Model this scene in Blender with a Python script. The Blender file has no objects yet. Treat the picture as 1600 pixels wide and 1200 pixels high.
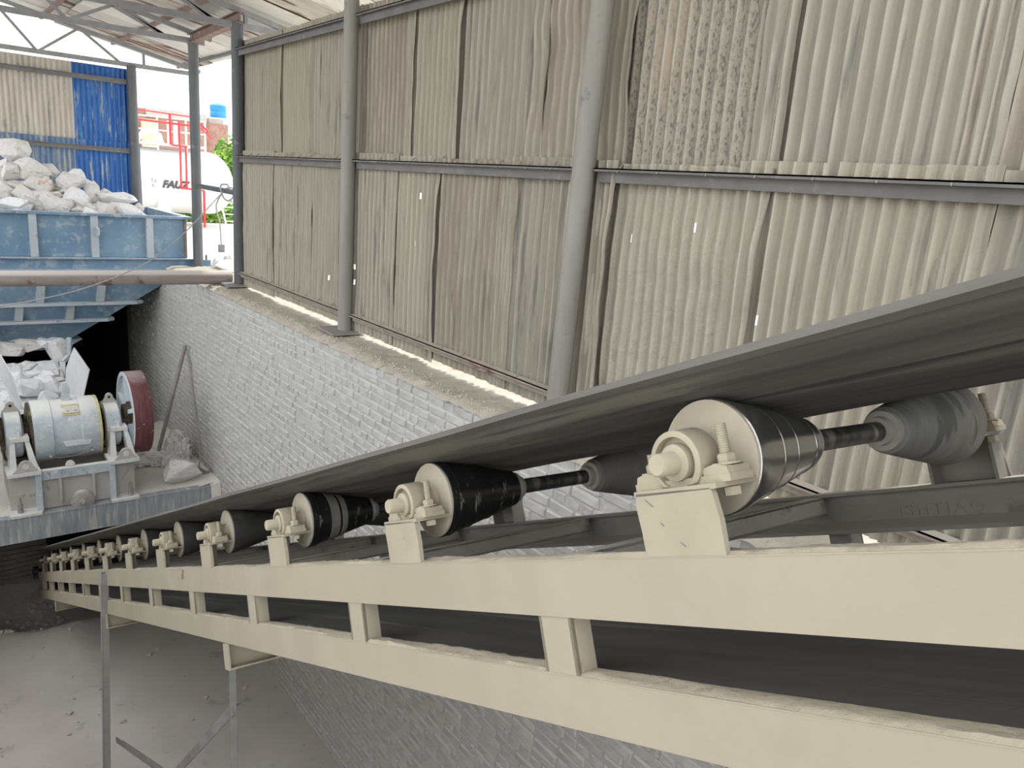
import bpy, bmesh, math, random
from mathutils import Vector, Matrix, Quaternion, noise
R = math.radians
random.seed(7)
SC = bpy.context.scene
COL = SC.collection

# ------------------------------------------------------------------ camera, world, sun, exposure
def cam_axes(yaw, pit, roll):
    fw = Vector((math.sin(yaw)*math.cos(pit), math.cos(yaw)*math.cos(pit), math.sin(pit)))
    r0 = Vector((math.cos(yaw), -math.sin(yaw), 0)); u0 = r0.cross(fw)
    c, s = math.cos(roll), math.sin(roll)
    return c*r0 + s*u0, -s*r0 + c*u0, fw
CR, CU, CF = cam_axes(R(38.43), R(-14.05), R(4.43))
FOC = 1202.0
cd = bpy.data.cameras.new('camera'); cam = bpy.data.objects.new('camera', cd); COL.objects.link(cam)
cd.sensor_width = 36.0; cd.lens = 36.0*FOC/1600.0; cd.clip_start = 0.05; cd.clip_end = 500
cam.matrix_world = Matrix(((CR.x, CU.x, -CF.x, 0), (CR.y, CU.y, -CF.y, 0), (CR.z, CU.z, -CF.z, 0), (0, 0, 0, 1)))
SC.camera = cam
W = bpy.data.worlds.new('sky'); SC.world = W; W.use_nodes = True
bgn = W.node_tree.nodes['Background']
bgn.inputs['Color'].default_value = (0.95, 0.973, 1.0, 1); bgn.inputs['Strength'].default_value = 2.4
sl = bpy.data.lights.new('sun', 'SUN'); sl.energy = 3.0; sl.angle = R(3); sl.color = (1, 0.96, 0.9)
sun = bpy.data.objects.new('sun', sl); COL.objects.link(sun)
sun.rotation_euler = Vector((-0.42, -0.18, -0.89)).to_track_quat('-Z', 'Y').to_euler()
SC.view_settings.view_transform = 'Standard'; SC.view_settings.look = 'None'
SC.view_settings.exposure = 0.0; SC.view_settings.gamma = 1.0; SC.view_settings.use_curve_mapping = False
SC.cycles.use_denoising = True
SC.cycles.max_bounces = 8; SC.cycles.diffuse_bounces = 5; SC.cycles.glossy_bounces = 3

# measuring helpers: a sight line of the photograph met with a plane of the place
def ray(x, y): return CR*((x-800)/FOC) - CU*((y-600)/FOC) + CF
def atX(x, y, D): d = ray(x, y); return d*(D/d.x)
def atY(x, y, D): d = ray(x, y); return d*(D/d.y)
def atZ(x, y, D): d = ray(x, y); return d*(D/d.z)

# ------------------------------------------------------------------ materials
MATS = {}
def mat(name, c1, c2=None, scale=5, stretch=(1, 1, 1), rough=.85, metal=0., c3=None, c3scale=3, c3thr=.6, c3str=(1, 1, 1), dust=None,
        dustthr=.55, bump=.15, bscale=60, bdist=.004, rand=0., spec=.4, detail=6, lo=.35, hi=.65, c4=None, c4scale=2, c4thr=.6, c4str=(1, 1, 1), crest=None):
    m = bpy.data.materials.new(name); m.use_nodes = True; MATS[name] = m
    nt = m.node_tree; N = nt.nodes; L = nt.links; b = N['Principled BSDF']
    b.inputs['Roughness'].default_value = rough; b.inputs['Metallic'].default_value = metal
    b.inputs['Specular IOR Level'].default_value = spec
    tc = N.new('ShaderNodeTexCoord')
    def tex(sc, st, det=detail):
        mp = N.new('ShaderNodeMapping'); mp.inputs['Scale'].default_value = st; L.new(tc.outputs['Object'], mp.inputs['Vector'])
        t = N.new('ShaderNodeTexNoise'); t.inputs['Scale'].default_value = sc; t.inputs['Detail'].default_value = det
        t.inputs['Roughness'].default_value = .62
        L.new(mp.outputs['Vector'], t.inputs['Vector']); return t.outputs['Fac']
    def ramp(src, a, z):
        r = N.new('ShaderNodeMapRange'); r.inputs['From Min'].default_value = a; r.inputs['From Max'].default_value = z
        L.new(src, r.inputs['Value']); return r.outputs['Result']
    def mix(f, A, B):
        x = N.new('ShaderNodeMix'); x.data_type = 'RGBA'
        if isinstance(f, float): x.inputs['Factor'].default_value = f
        else: L.new(f, x.inputs['Factor'])
        for k, v in ((6, A), (7, B)):
            if isinstance(v, tuple): x.inputs[k].default_value = (*v[:3], 1)
            else: L.new(v, x.inputs[k])
        return x.outputs[2]
    col = mix(ramp(tex(scale, stretch), lo, hi), c1, c2 or c1)
    if c3: col = mix(ramp(tex(c3scale, c3str), c3thr, c3thr+.08), col, c3)
    if c4: col = mix(ramp(tex(c4scale, c4str), c4thr, c4thr+.08), col, c4)
    if crest:   # ridge shading put into the colour: crests lighter, valleys darker
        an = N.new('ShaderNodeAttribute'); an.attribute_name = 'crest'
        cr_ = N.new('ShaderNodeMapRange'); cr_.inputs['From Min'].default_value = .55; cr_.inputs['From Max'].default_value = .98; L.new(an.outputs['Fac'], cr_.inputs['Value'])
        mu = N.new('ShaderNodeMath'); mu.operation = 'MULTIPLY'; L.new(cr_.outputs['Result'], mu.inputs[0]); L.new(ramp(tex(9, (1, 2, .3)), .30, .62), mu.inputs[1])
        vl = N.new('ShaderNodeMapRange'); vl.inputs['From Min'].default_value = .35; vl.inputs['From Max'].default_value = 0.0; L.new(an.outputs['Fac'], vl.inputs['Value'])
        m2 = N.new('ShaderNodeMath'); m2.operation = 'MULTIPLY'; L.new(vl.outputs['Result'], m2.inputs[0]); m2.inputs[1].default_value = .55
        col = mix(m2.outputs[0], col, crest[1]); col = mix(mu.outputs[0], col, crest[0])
    if rand:
        oi = N.new('ShaderNodeObjectInfo'); h = N.new('ShaderNodeHueSaturation')
        L.new(ramp(oi.outputs['Random'], -1e-9, 1.0), h.inputs['Value'])
        r = h.inputs['Value'].links[0].from_node; r.inputs['To Min'].default_value = 1-rand; r.inputs['To Max'].default_value = 1+rand
        L.new(col, h.inputs['Color']); col = h.outputs['Color']
    if dust:
        g = N.new('ShaderNodeNewGeometry'); s = N.new('ShaderNodeSeparateXYZ'); L.new(g.outputs['Normal'], s.inputs['Vector'])
        col = mix(ramp(s.outputs['Z'], dustthr, dustthr+.25), col, dust)
    L.new(col, b.inputs['Base Color'])
    if bump:
        bp = N.new('ShaderNodeBump'); bp.inputs['Strength'].default_value = bump; bp.inputs['Distance'].default_value = bdist
        L.new(tex(bscale, (1, 1, 1), 5), bp.inputs['Height']); L.new(bp.outputs['Normal'], b.inputs['Normal'])
    return m
DUST = (.50, .46, .38)
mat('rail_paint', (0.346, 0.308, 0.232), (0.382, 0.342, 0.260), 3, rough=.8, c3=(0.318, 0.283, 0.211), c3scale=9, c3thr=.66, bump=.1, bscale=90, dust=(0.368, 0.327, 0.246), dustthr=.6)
mat('pedestal_paint', (0.354, 0.315, 0.234), (0.396, 0.353, 0.266), 9, rough=.85, c3=(0.313, 0.278, 0.205), c3scale=14, c3thr=.64, bump=.12, bscale=110)
mat('bearing_dust', (0.368, 0.329, 0.243), (0.419, 0.375, 0.282), 14, rough=.95, c3=(0.276, 0.243, 0.177), c3scale=40, c3thr=.70, bump=.35, bscale=130, bdist=.003)
mat('dust_heap', (0.332, 0.296, 0.221), (0.396, 0.353, 0.270), 12, rough=1, c3=(0.276, 0.247, 0.185), c3scale=30, c3thr=.6, bump=.5, bscale=60, bdist=.008)
mat('disc_dust', (0.447, 0.403, 0.315), (0.536, 0.485, 0.383), 8, rough=.9, c3=(0.156, 0.142, 0.115), c3scale=42, c3thr=.735, bump=.15, bscale=90)
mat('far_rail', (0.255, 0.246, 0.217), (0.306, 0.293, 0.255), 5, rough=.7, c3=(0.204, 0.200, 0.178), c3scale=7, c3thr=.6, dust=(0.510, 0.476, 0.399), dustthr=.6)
mat('cross_steel', (0.324, 0.310, 0.270), (0.396, 0.378, 0.329), 6, rough=.75, c3=(0.225, 0.225, 0.207), c3scale=16, c3thr=.58, dust=(0.450, 0.423, 0.360))
mat('belt_rubber', (0.074, 0.072, 0.066), (0.148, 0.142, 0.126), 9, stretch=(1, .05, 1), rough=.8, c3=(0.196, 0.185, 0.159), c3scale=7, c3str=(1.1, .09, 1), c3thr=.54,
    c4=(.06, .06, .058), c4scale=9, c4str=(1, .05, 1), c4thr=.60, bump=.3, bscale=40, bdist=.004, dust=(.1, .1, .095), dustthr=.85, lo=.4, hi=.6)
mat('belt_return', (.085, .083, .078), (.15, .145, .135), 7, stretch=(1, .06, 1), rough=.7, c3=(.22, .21, .19), c3scale=9, c3str=(1.2, .05, 1), c3thr=.58, bump=.2)
mat('belt_edge', (.16, .153, .135), (.12, .116, .105), 12, stretch=(1, .1, 1), rough=.9)
mat('cone_steel', (.30, .30, .30), (.55, .55, .54), 5, stretch=(1, 3, 3), rough=.2, metal=.9, c3=(.40, .385, .34), c3scale=9, c3str=(6, 1, 1), c3thr=.56, bump=.03, lo=.3, hi=.7)
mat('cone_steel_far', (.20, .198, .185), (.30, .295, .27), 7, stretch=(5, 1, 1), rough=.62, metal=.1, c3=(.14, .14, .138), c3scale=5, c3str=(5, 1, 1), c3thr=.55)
mat('cone_rubber', (.012, .012, .013), (.02, .02, .02), 7, rough=.24, c3=(.22, .21, .19), c3scale=11, c3thr=.62, c3str=(3, 1, 1), bump=.05, bscale=30)
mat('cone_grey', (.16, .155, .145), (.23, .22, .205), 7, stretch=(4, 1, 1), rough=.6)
mat('cone_dark', (.045, .044, .042), (.075, .072, .068), 8, rough=.6, c3=(.11, .105, .095), c3scale=9, c3thr=.6)
mat('shaft_steel', (.05, .05, .052), (.14, .14, .14), 20, stretch=(2, 1, 1), rough=.35, metal=.5, c3=(.42, .40, .34), c3scale=8, c3thr=.58, c3str=(1, .4, .4))
mat('collar', (.36, .345, .30), (.46, .44, .38), 20, rough=.7)
mat('leg_dark', (.17, .167, .158), (.24, .235, .22), 7, rough=.6, bump=.08)
mat('leg_steel', (0.261, 0.257, 0.243), (0.333, 0.329, 0.310), 7, rough=.7, c3=(0.216, 0.216, 0.211), c3scale=11, c3thr=.6, bump=.08)
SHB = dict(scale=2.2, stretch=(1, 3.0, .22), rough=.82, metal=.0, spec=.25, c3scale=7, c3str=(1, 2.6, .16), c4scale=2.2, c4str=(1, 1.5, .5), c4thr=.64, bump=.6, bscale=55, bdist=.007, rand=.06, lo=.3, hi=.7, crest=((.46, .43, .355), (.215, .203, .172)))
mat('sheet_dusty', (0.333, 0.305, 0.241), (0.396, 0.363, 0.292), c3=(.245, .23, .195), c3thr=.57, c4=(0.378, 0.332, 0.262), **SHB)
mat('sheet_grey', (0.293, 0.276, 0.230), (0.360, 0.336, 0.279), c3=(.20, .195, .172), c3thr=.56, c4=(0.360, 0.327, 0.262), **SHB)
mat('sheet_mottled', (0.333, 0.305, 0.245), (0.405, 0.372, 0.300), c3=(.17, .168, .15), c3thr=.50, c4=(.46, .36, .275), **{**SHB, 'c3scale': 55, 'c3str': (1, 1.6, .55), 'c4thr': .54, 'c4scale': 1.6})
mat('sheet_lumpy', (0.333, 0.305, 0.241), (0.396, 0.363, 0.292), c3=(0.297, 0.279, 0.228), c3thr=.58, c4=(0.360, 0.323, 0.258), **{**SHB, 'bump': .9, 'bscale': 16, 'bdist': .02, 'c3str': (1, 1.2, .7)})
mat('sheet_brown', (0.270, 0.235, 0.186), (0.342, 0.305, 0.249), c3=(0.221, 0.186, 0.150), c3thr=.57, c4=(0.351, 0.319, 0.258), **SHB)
mat('girt_steel', (0.141, 0.138, 0.130), (0.185, 0.180, 0.169), 6, rough=.65, dust=(.47, .445, .39), dustthr=.6, c3=(.22, .22, .215), c3scale=12, c3thr=.6)
mat('girt_rust', (.28, .235, .20), (.36, .315, .27), 8, rough=.85, c3=(.18, .085, .05), c3scale=2.2, c3thr=.60, dust=(.5, .45, .385), dustthr=.6)
mat('post_steel', (0.258, 0.245, 0.219), (0.310, 0.297, 0.267), 5, stretch=(2, 2, .3), rough=.6, c3=(0.198, 0.198, 0.194), c3scale=8, c3thr=.62, bump=.06)
mat('post_dark', (.085, .09, .095), (.135, .14, .145), 5, stretch=(2, 2, .3), rough=.5, c3=(.20, .20, .195), c3scale=9, c3thr=.63, bump=.06)
mat('truss_steel', (.24, .245, .25), (.31, .31, .31), 7, rough=.65, dust=(.36, .35, .33))
mat('brick', (0.440, 0.429, 0.405), (0.545, 0.532, 0.505), 6, rough=.95, dust=(.545, .535, .515), dustthr=.5, c3=(0.452, 0.440, 0.415), c3scale=22, c3thr=.62, c4=(0.630, 0.612, 0.577), c4scale=9, c4thr=.62, bump=.7, bscale=55, bdist=.006, rand=.07)
mat('brick_bulk', (0.440, 0.429, 0.405), (0.545, 0.532, 0.505), 6, rough=.95, dust=(.545, .535, .515), dustthr=.5, c3=(0.452, 0.440, 0.415), c3scale=22, c3thr=.62, c4=(0.630, 0.612, 0.577), c4scale=9, c4thr=.62, bump=.7, bscale=55, bdist=.006)
mat('mortar', (0.425, 0.425, 0.414), (0.546, 0.541, 0.526), 11, rough=1, bump=.5, bscale=40, bdist=.01)
mat('wall_cap', (.42, .385, .32), (.54, .50, .42), 7, rough=1, c3=(.34, .31, .255), c3scale=18, c3thr=.60, bump=.6, bscale=30, bdist=.02)
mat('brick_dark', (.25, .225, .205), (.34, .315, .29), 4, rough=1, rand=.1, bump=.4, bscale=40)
mat('pit_floor', (.42, .385, .345), (.50, .46, .42), 1.1, rough=1, c3=(.36, .33, .295), c3scale=2.3, c3thr=.60, c4=(.52, .49, .44), c4scale=6, c4thr=.66, bump=.35, bscale=14, bdist=.01)
mat('ground_dirt', (.55, .53, .48), (.68, .66, .61), 2, rough=1, c3=(.42, .40, .36), c3scale=8, c3thr=.62, bump=.3, bscale=10)
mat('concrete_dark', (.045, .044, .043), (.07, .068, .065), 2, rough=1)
mat('hopper_blue', (0.117, 0.215, 0.322), (0.216, 0.320, 0.413), 1.1, rough=.65, c3=(0.338, 0.400, 0.451), c3scale=5, c3thr=.56, dust=(0.583, 0.650, 0.709), dustthr=.5, c4=(0.282, 0.365, 0.440), c4scale=9, c4thr=.56)
mat('hopper_pale', (.38, .44, .475), (.47, .52, .545), 3, rough=.7, c3=(.20, .27, .32), c3scale=6, c3thr=.58, dust=(.66, .67, .66), dustthr=.35)
mat('pipe_rusty', (.28, .235, .21), (.37, .33, .305), 6, stretch=(.4, 2, 2), rough=.85, c3=(.20, .13, .10), c3scale=5, c3thr=.58, dust=(.58, .54, .50), dustthr=.35)
mat('marble', (.62, .60, .575), (.75, .735, .715), 5, rough=.85, c3=(.50, .48, .455), c3scale=6, c3thr=.55, c3str=(1, 1, 3), bump=.8, bscale=17, bdist=.03, rand=.06)
mat('marble_stained', (.60, .58, .55), (.70, .685, .665), 4, rough=.85, c3=(.58, .37, .26), c3scale=7, c3thr=.56, bump=.8, bscale=18, bdist=.03)
mat('marble_white', (.76, .76, .765), (.85, .85, .85), 5, rough=.85, c3=(.62, .62, .63), c3scale=9, c3thr=.58, bump=.8, bscale=18, bdist=.03, rand=.05)
mat('machine_paint', (0.432, 0.491, 0.529), (0.626, 0.659, 0.675), 5, rough=.65, c3=(0.259, 0.335, 0.400), c3scale=9, c3thr=.60, c3str=(2, 1, 1), c4=(0.713, 0.713, 0.697), c4scale=14, c4thr=.58, dust=(0.756, 0.756, 0.734), dustthr=.6, bump=.2)
mat('machine_dusty', (.42, .405, .375), (.49, .475, .44), 3, rough=.85, c3=(.32, .32, .31), c3scale=8, c3thr=.6, dust=(.62, .60, .56), dustthr=.6)
mat('machine_white', (.60, .61, .60), (.72, .725, .71), 7, rough=.7, c3=(.45, .46, .45), c3scale=9, c3thr=.6, dust=(.72, .71, .68))
mat('oily_and_shade', (.045, .035, .022), (.10, .08, .04), 6, rough=.5, c3=(.22, .19, .08), c3scale=5, c3thr=.6)
mat('grease_yellow', (.50, .44, .20), (.62, .56, .34), 9, rough=.6, c3=(.68, .66, .56), c3scale=12, c3thr=.58)
mat('plate_cream', (.58, .57, .50), (.66, .64, .58), 20, rough=.6)
mat('flywheel_red', (.115, .036, .042), (.17, .062, .066), 5, stretch=(8, 1, 1), rough=.6, c3=(.50, .44, .43), c3scale=9, c3thr=.61, c3str=(1.5, 1, 1), dust=(.42, .33, .33), dustthr=.8)
mat('flywheel_face', (.56, .63, .67), (.68, .72, .74), 6, rough=.55, c3=(.42, .50, .55), c3scale=6, c3thr=.6)
mat('platform_steel', (.25, .275, .29), (.38, .395, .40), 4, stretch=(4, 1, .5), rough=.7, c3=(.50, .495, .475), c3scale=4, c3str=(3, 1, .4), c3thr=.545)
mat('platform_dust', (0.683, 0.646, 0.590), (0.795, 0.757, 0.702), 3, rough=1, c3=(0.497, 0.465, 0.422), c3scale=10, c3thr=.62, bump=.3, bscale=20, bdist=.01)
mat('sack_cloth', (.72, .705, .70), (.80, .785, .78), 5, rough=1, c3=(.47, .45, .45), c3scale=9, c3thr=.6, bump=.3, bscale=60)
mat('cheek_plate', (.60, .60, .61), (.70, .695, .70), 3, rough=.7, c3=(.48, .43, .40), c3scale=2.6, c3str=(2, 2, .6), c3thr=.6)
mat('rod_steel', (.24, .215, .19), (.34, .31, .28), 8, rough=.7)
mat('rope', (.33, .31, .30), (.43, .41, .39), 30, rough=.9)
mat('cable_grey', (.33, .33, .335), (.42, .42, .42), 20, rough=.7)
mat('blue_sheet', (.035, .13, .38), (.055, .18, .47), 4, stretch=(1, 1, .3), rough=.55, c3=(.40, .43, .45), c3scale=9, c3str=(2.2, 1, .22), c3thr=.565, bump=.1)
mat('blue_sheet_dusty', (.12, .20, .33), (.20, .28, .39), 4, stretch=(1, 1, .3), rough=.65, c3=(.36, .37, .36), c3scale=6, c3str=(2, 1, .35), c3thr=.52)
mat('beige_sheet', (.47, .43, .37), (.60, .56, .49), 4, stretch=(2, 1, .3), rough=.75, c3=(.34, .34, .33), c3scale=5, c3str=(2, 1, .4), c3thr=.57, c4=(.38, .27, .20), c4scale=4, c4thr=.66)
mat('roof_pale', (.56, .545, .51), (.68, .66, .62), 2, stretch=(.3, 2, 1), rough=.75, c3=(.42, .39, .35), c3scale=3, c3str=(.3, 2, 1), c3thr=.58, rand=.10)
mat('roof_grey', (.37, .375, .36), (.48, .475, .45), 2, stretch=(.3, 2, 1), rough=.7, c3=(.22, .13, .09), c3scale=2.0, c3str=(.3, 2.4, 1), c3thr=.57, rand=.10)
mat('roof_rusty', (.42, .38, .34), (.55, .52, .48), 2, stretch=(.3, 2, 1), rough=.8, c3=(.15, .075, .05), c3scale=2.0, c3str=(.3, 2.4, 1), c3thr=.50, c4=(.45, .24, .09), c4scale=2.5, c4thr=.64)
mat('purlin_brown', (.19, .13, .105), (.27, .19, .155), 5, rough=.8, c3=(.33, .29, .26), c3scale=7, c3thr=.6)
mat('tank_white', (.82, .82, .82), (.86, .86, .86), 2, rough=.45)
mat('white_paint', (.80, .80, .80), (.86, .86, .86), 3, rough=.5, bump=0)
mat('red_paint', (.62, .04, .05), (.70, .07, .08), 4, rough=.4, bump=0)
mat('letter_grey', (.07, .075, .085), (.10, .105, .115), 4, rough=.5, bump=0)
mat('house_brick', (.34, .19, .15), (.43, .27, .22), 3, rough=.95, c3=(.52, .42, .36), c3scale=9, c3thr=.6, bump=.2, rand=.12)
mat('house_grey', (.40, .37, .34), (.50, .47, .44), 3, rough=.95)
mat('house_cream', (.66, .50, .36), (.74, .60, .46), 9, rough=.95)
mat('tank_blue', (.03, .25, .60), (.05, .33, .70), 3, rough=.4, bump=0)
mat('leaf', (.10, .26, .03), (.22, .42, .06), 1.5, rough=.6, c3=(.38, .56, .10), c3scale=1.2, c3thr=.52, bump=0, rand=.15)
mat('leaf_dark', (.06, .16, .03), (.13, .27, .05), 1.5, rough=.6, bump=0, rand=.15)
mat('bark', (.12, .09, .06), (.18, .14, .10), 5, rough=1)
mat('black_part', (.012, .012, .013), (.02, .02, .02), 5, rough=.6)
mat('nut_brown', (.36, .33, .31), (.46, .43, .41), 12, rough=.6)

# ------------------------------------------------------------------ mesh helpers
OFF = {}
class MB:
    def __init__(s): s.v = []; s.f = []; s.sm = []
    def add(s, vs, fs, smooth=False):
        o = len(s.v); s.v += [Vector(p) for p in vs]
        for f in fs: s.f.append(tuple(i+o for i in f)); s.sm.append(smooth)
        return s
    def box(s, lo, hi):
        x0, y0, z0 = lo; x1, y1, z1 = hi
        return s.add([(x0,y0,z0),(x1,y0,z0),(x1,y1,z0),(x0,y1,z0),(x0,y0,z1),(x1,y0,z1),(x1,y1,z1),(x0,y1,z1)],
                     [(3,2,1,0),(4,5,6,7),(0,1,5,4),(1,2,6,5),(2,3,7,6),(3,0,4,7)])
    def hexa(s, p):  # eight corners, bottom ring then top ring
        return s.add(p, [(3,2,1,0),(4,5,6,7),(0,1,5,4),(1,2,6,5),(2,3,7,6),(3,0,4,7)])
    def bar(s, p0, p1, w, h, up=(0,0,1)):
        p0 = Vector(p0); p1 = Vector(p1); d = (p1-p0).normalized(); up = Vector(up)
        a = d.cross(up)
        if a.length < 1e-4: a = d.cross(Vector((1, 0, 0)))
        a.normalize(); b = a.cross(d)
        q = []
        for p in (p0, p1):
            q += [p-a*w/2-b*h/2, p+a*w/2-b*h/2, p+a*w/2+b*h/2, p-a*w/2+b*h/2]
        return s.hexa(q)
    def angle(s, p0, p1, w, t, up=(0,0,1)):  # an L section
        p0 = Vector(p0); p1 = Vector(p1); d = (p1-p0).normalized(); a = d.cross(Vector(up))
        if a.length < 1e-4: a = d.cross(Vector((0, 1, 0)))
        a.normalize(); b = a.cross(d)
        s.bar(p0+a*(w/2), p1+a*(w/2), w, t, b); s.bar(p0+b*(w/2), p1+b*(w/2), t, w, b); return s
    def tube(s, p0, p1, r, n=12, r1=None, cap=True):
        return s.lathe(p0, Vector(p1)-Vector(p0), [(r, 0), (r if r1 is None else r1, (Vector(p1)-Vector(p0)).length)], n, cap)
    def lathe(s, o, ax, prof, n=24, cap=True, sharp=True):
        o = Vector(o); ax = Vector(ax).normalized(); a = ax.orthogonal().normalized(); b = ax.cross(a)
        base = len(s.v)
        for r, h in prof:
            for i in range(n):
                t = 2*math.pi*i/n; s.v.append(o+ax*h+(a*math.cos(t)+b*math.sin(t))*r)
        for k in range(len(prof)-1):
            for i in range(n):
                j = (i+1) % n
                s.f.append((base+k*n+i, base+k*n+j, base+(k+1)*n+j, base+(k+1)*n+i)); s.sm.append(True)
        if cap:
            s.f.append(tuple(base+i for i in reversed(range(n)))); s.sm.append(False)
            e = base+(len(prof)-1)*n
            s.f.append(tuple(e+i for i in range(n))); s.sm.append(False)
        return s
    def path(s, pts, r, n=6):
        pts = [Vector(p) for p in pts]
        base = len(s.v); prev = None
        for k, p in enumerate(pts):
            d = (pts[min(k+1, len(pts)-1)]-pts[max(k-1, 0)]).normalized()
            a = (prev - d*prev.dot(d)) if prev is not None else d.orthogonal()
            a.normalize(); prev = a; b = d.cross(a)
            for i in range(n):
                t = 2*math.pi*i/n; s.v.append(p+(a*math.cos(t)+b*math.sin(t))*r)
        for k in range(len(pts)-1):
            for i in range(n):
                j = (i+1) % n; s.f.append((base+k*n+i, base+k*n+j, base+(k+1)*n+j, base+(k+1)*n+i)); s.sm.append(True)
        s.f.append(tuple(base+i for i in reversed(range(n)))); s.sm.append(False)
        e = base+(len(pts)-1)*n; s.f.append(tuple(e+i for i in range(n))); s.sm.append(False)
        return s
    def prism(s, poly, h):  # closed 3-D polygon swept along h
        h = Vector(h); n = len(poly); poly = [Vector(p) for p in poly]
        nrm = Vector((0, 0, 0))
        for i in range(n): nrm += poly[i].cross(poly[(i+1) % n])
        if nrm.dot(h) > 0: poly = poly[::-1]
        fs = [tuple(range(n)), tuple(n+i for i in reversed(range(n)))]
        for i in range(n):
            j = (i+1) % n; fs.append((j, i, n+i, n+j))
        return s.add(poly+[p+h for p in poly], fs)
    def grid(s, fn, nu, nv, smooth=True, skip=()):
        base = len(s.v)
        for i in range(nu+1):
            for j in range(nv+1): s.v.append(Vector(fn(i/nu, j/nv)))
        for i in range(nu):
            for j in range(nv):
                if (i, j) in skip: continue
                a = base+i*(nv+1)+j; s.f.append((a, a+nv+1, a+nv+2, a+1)); s.sm.append(smooth)
        return s
    def mesh(s, name, m, off=Vector()):
        me = bpy.data.meshes.new(name)
        me.from_pydata([tuple(p-off) for p in s.v], [], s.f)
        me.polygons.foreach_set('use_smooth', s.sm); me.update()
        if any(s.sm):
            try: me.set_sharp_from_angle(angle=R(38))
            except Exception: pass
        me.materials.append(MATS[m]); return me
    def build(s, name, m, parent=None, **kw):
        off = OFF.get(parent.name, Vector()) if parent else Vector()
        o = bpy.data.objects.new(name, s.mesh(name, m, off)); COL.objects.link(o)
        if parent: o.parent = parent; OFF[o.name] = off
        for k, v in kw.items(): o[k] = v
        return o
def tag(o, label, cat, group=None):
    o['label'] = label; o['category'] = cat
    if group: o['group'] = group
    return o
def thing(name, loc, label=None, cat=None, group=None, kind=None):
    o = bpy.data.objects.new(name, None); COL.objects.link(o); o.location = loc; OFF[o.name] = Vector(loc)
    o.empty_display_size = .1
    if label: tag(o, label, cat, group)
    if kind: o['kind'] = kind
    return o
def share(name, me, loc, parent, rot=None):
    o = bpy.data.objects.new(name, me); COL.objects.link(o); o.parent = parent; o.location = Vector(loc)-OFF.get(parent.name, Vector())
    if rot: o.rotation_euler = rot
    return o
def copy_tree(o, parent=None):
    c = o.copy(); COL.objects.link(c); c.parent = parent
    for ch in list(o.children): copy_tree(ch, c)
    return c
def text_mesh(name, cu_, m):
    t = bpy.data.objects.new('tmp', cu_); me = bpy.data.meshes.new_from_object(t); bpy.data.objects.remove(t); bpy.data.curves.remove(cu_)
    me.materials.clear(); me.materials.append(MATS[m]); o = bpy.data.objects.new(name, me); COL.objects.link(o); return o
def nz(x, y, z=0.): return noise.noise(Vector((x, y, z)))

# ------------------------------------------------------------------ levels of the place
GZ = -1.45          # yard level and top of the pit wall
FZ = -5.75          # pit floor
WX = 2.96           # face of the brick pit wall
SX = 3.38           # plane of the sheeting
PZ_ = -4.04
A = 0.95            # scale of the conveyor

# pit floor
def floor_h(x, y):
    h = FZ + .05*nz(x*.5, y*.5) + .02*nz(x*2, y*2, 3)
    d = math.hypot((x-1.2)/1.5, (y-11.4)/1.3)
    if d < 1: h -= .62*(1-d*d)
    if y > 9.5: h += max(0, .5-x)*.16*min(1, (y-9.5)/1.5)
    return h
MB().grid(lambda u, v: (-5+8.1*u, -3+15.4*v, floor_h(-5+8.1*u, -3+15.4*v)), 70, 120).build('floor', 'pit_floor', kind='structure')

# yard ground round the pit
g = MB()
g.grid(lambda u, v: (SX+.05+40*u, -6+70*v, GZ-.02 + .03*nz(u*30, v*50)), 40, 60)
g.box((-40, -20, GZ-.3), (-5, 60, GZ)); g.box((-5, 15.2, GZ-.3), (SX+.2, 60, GZ)); g.box((-5, 12.25, GZ-.25), (-1.0, 15.2, GZ))
g.box((-5, -20, GZ-.3), (3.3, -2.8, GZ)); g.box((-5, -2.8, GZ-.3), (-1.75, 7.4, GZ))  # last box: unseen slab, added to shade the pit floor and lower bricks
g.build('ground', 'ground_dirt', kind='structure')

# ------------------------------------------------------------------ brick pit wall on the right
wall = thing('wall_right', (WX, 0, FZ), kind='structure')
MB().box((WX+.007, -5, FZ-.6), (SX+.25, 15, GZ-.03)).build('mortar_bed', 'mortar', wall)
def cap_top(u, v):
    x = WX-.02+.70*u; y = -2.6+14.7*v
    z = GZ + .012*nz(x*6, y*5) + .018*nz(x*14, y*14, 5) + (.0 if 0 < u else -.045)
    return (x + (.02*nz(y*5, 1)+.012*nz(y*17, 2) if u < .2 else 0), y, z)
MB().grid(cap_top, 10, 300).build('wall_cap', 'wall_cap', wall)
CH = .0755; BL = .232; JT = .011; PROUD = .016
slots = []
rb = random.Random(3)
row = 0; z = GZ-.045
while z > FZ-.35:
    y = -1.2 - rb.random()*BL
    header = (row % 5 == 3)
    while y < 14.6:
        L = (.115 if header else BL)*(1+.05*(rb.random()-.5)); L = L if rb.random() > .07 else L*.55
        slots.append((y+L/2, z-CH/2, L-JT, CH-JT*(.8+.5*rb.random())))
        y += L
    z -= CH*(1+.04*(rb.random()-.5)); row += 1
TH = R(25.14); AS = Vector((0, -math.cos(TH), math.sin(TH))); AT = Vector((0, math.sin(TH), math.cos(TH)))
def seen(y, z):   # the sight line to a brick clears the conveyor and lies in the picture
    p = Vector((WX, y, z)); dp = p.dot(CF)
    if dp < .2: return 0
    px = 800+FOC*p.dot(CR)/dp; py = 600-FOC*p.dot(CU)/dp
    if not (0 < px < 1600 and 0 < py < 1200): return 0
    t = p.dot(AT)/p.x
    if t > .108 or t < -.55: return 1/dp**2
    if -.118 < t < -.055: return .8/dp**2
    return 0
order = sorted(range(len(slots)), key=lambda i: -seen(slots[i][0], slots[i][1]))
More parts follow.
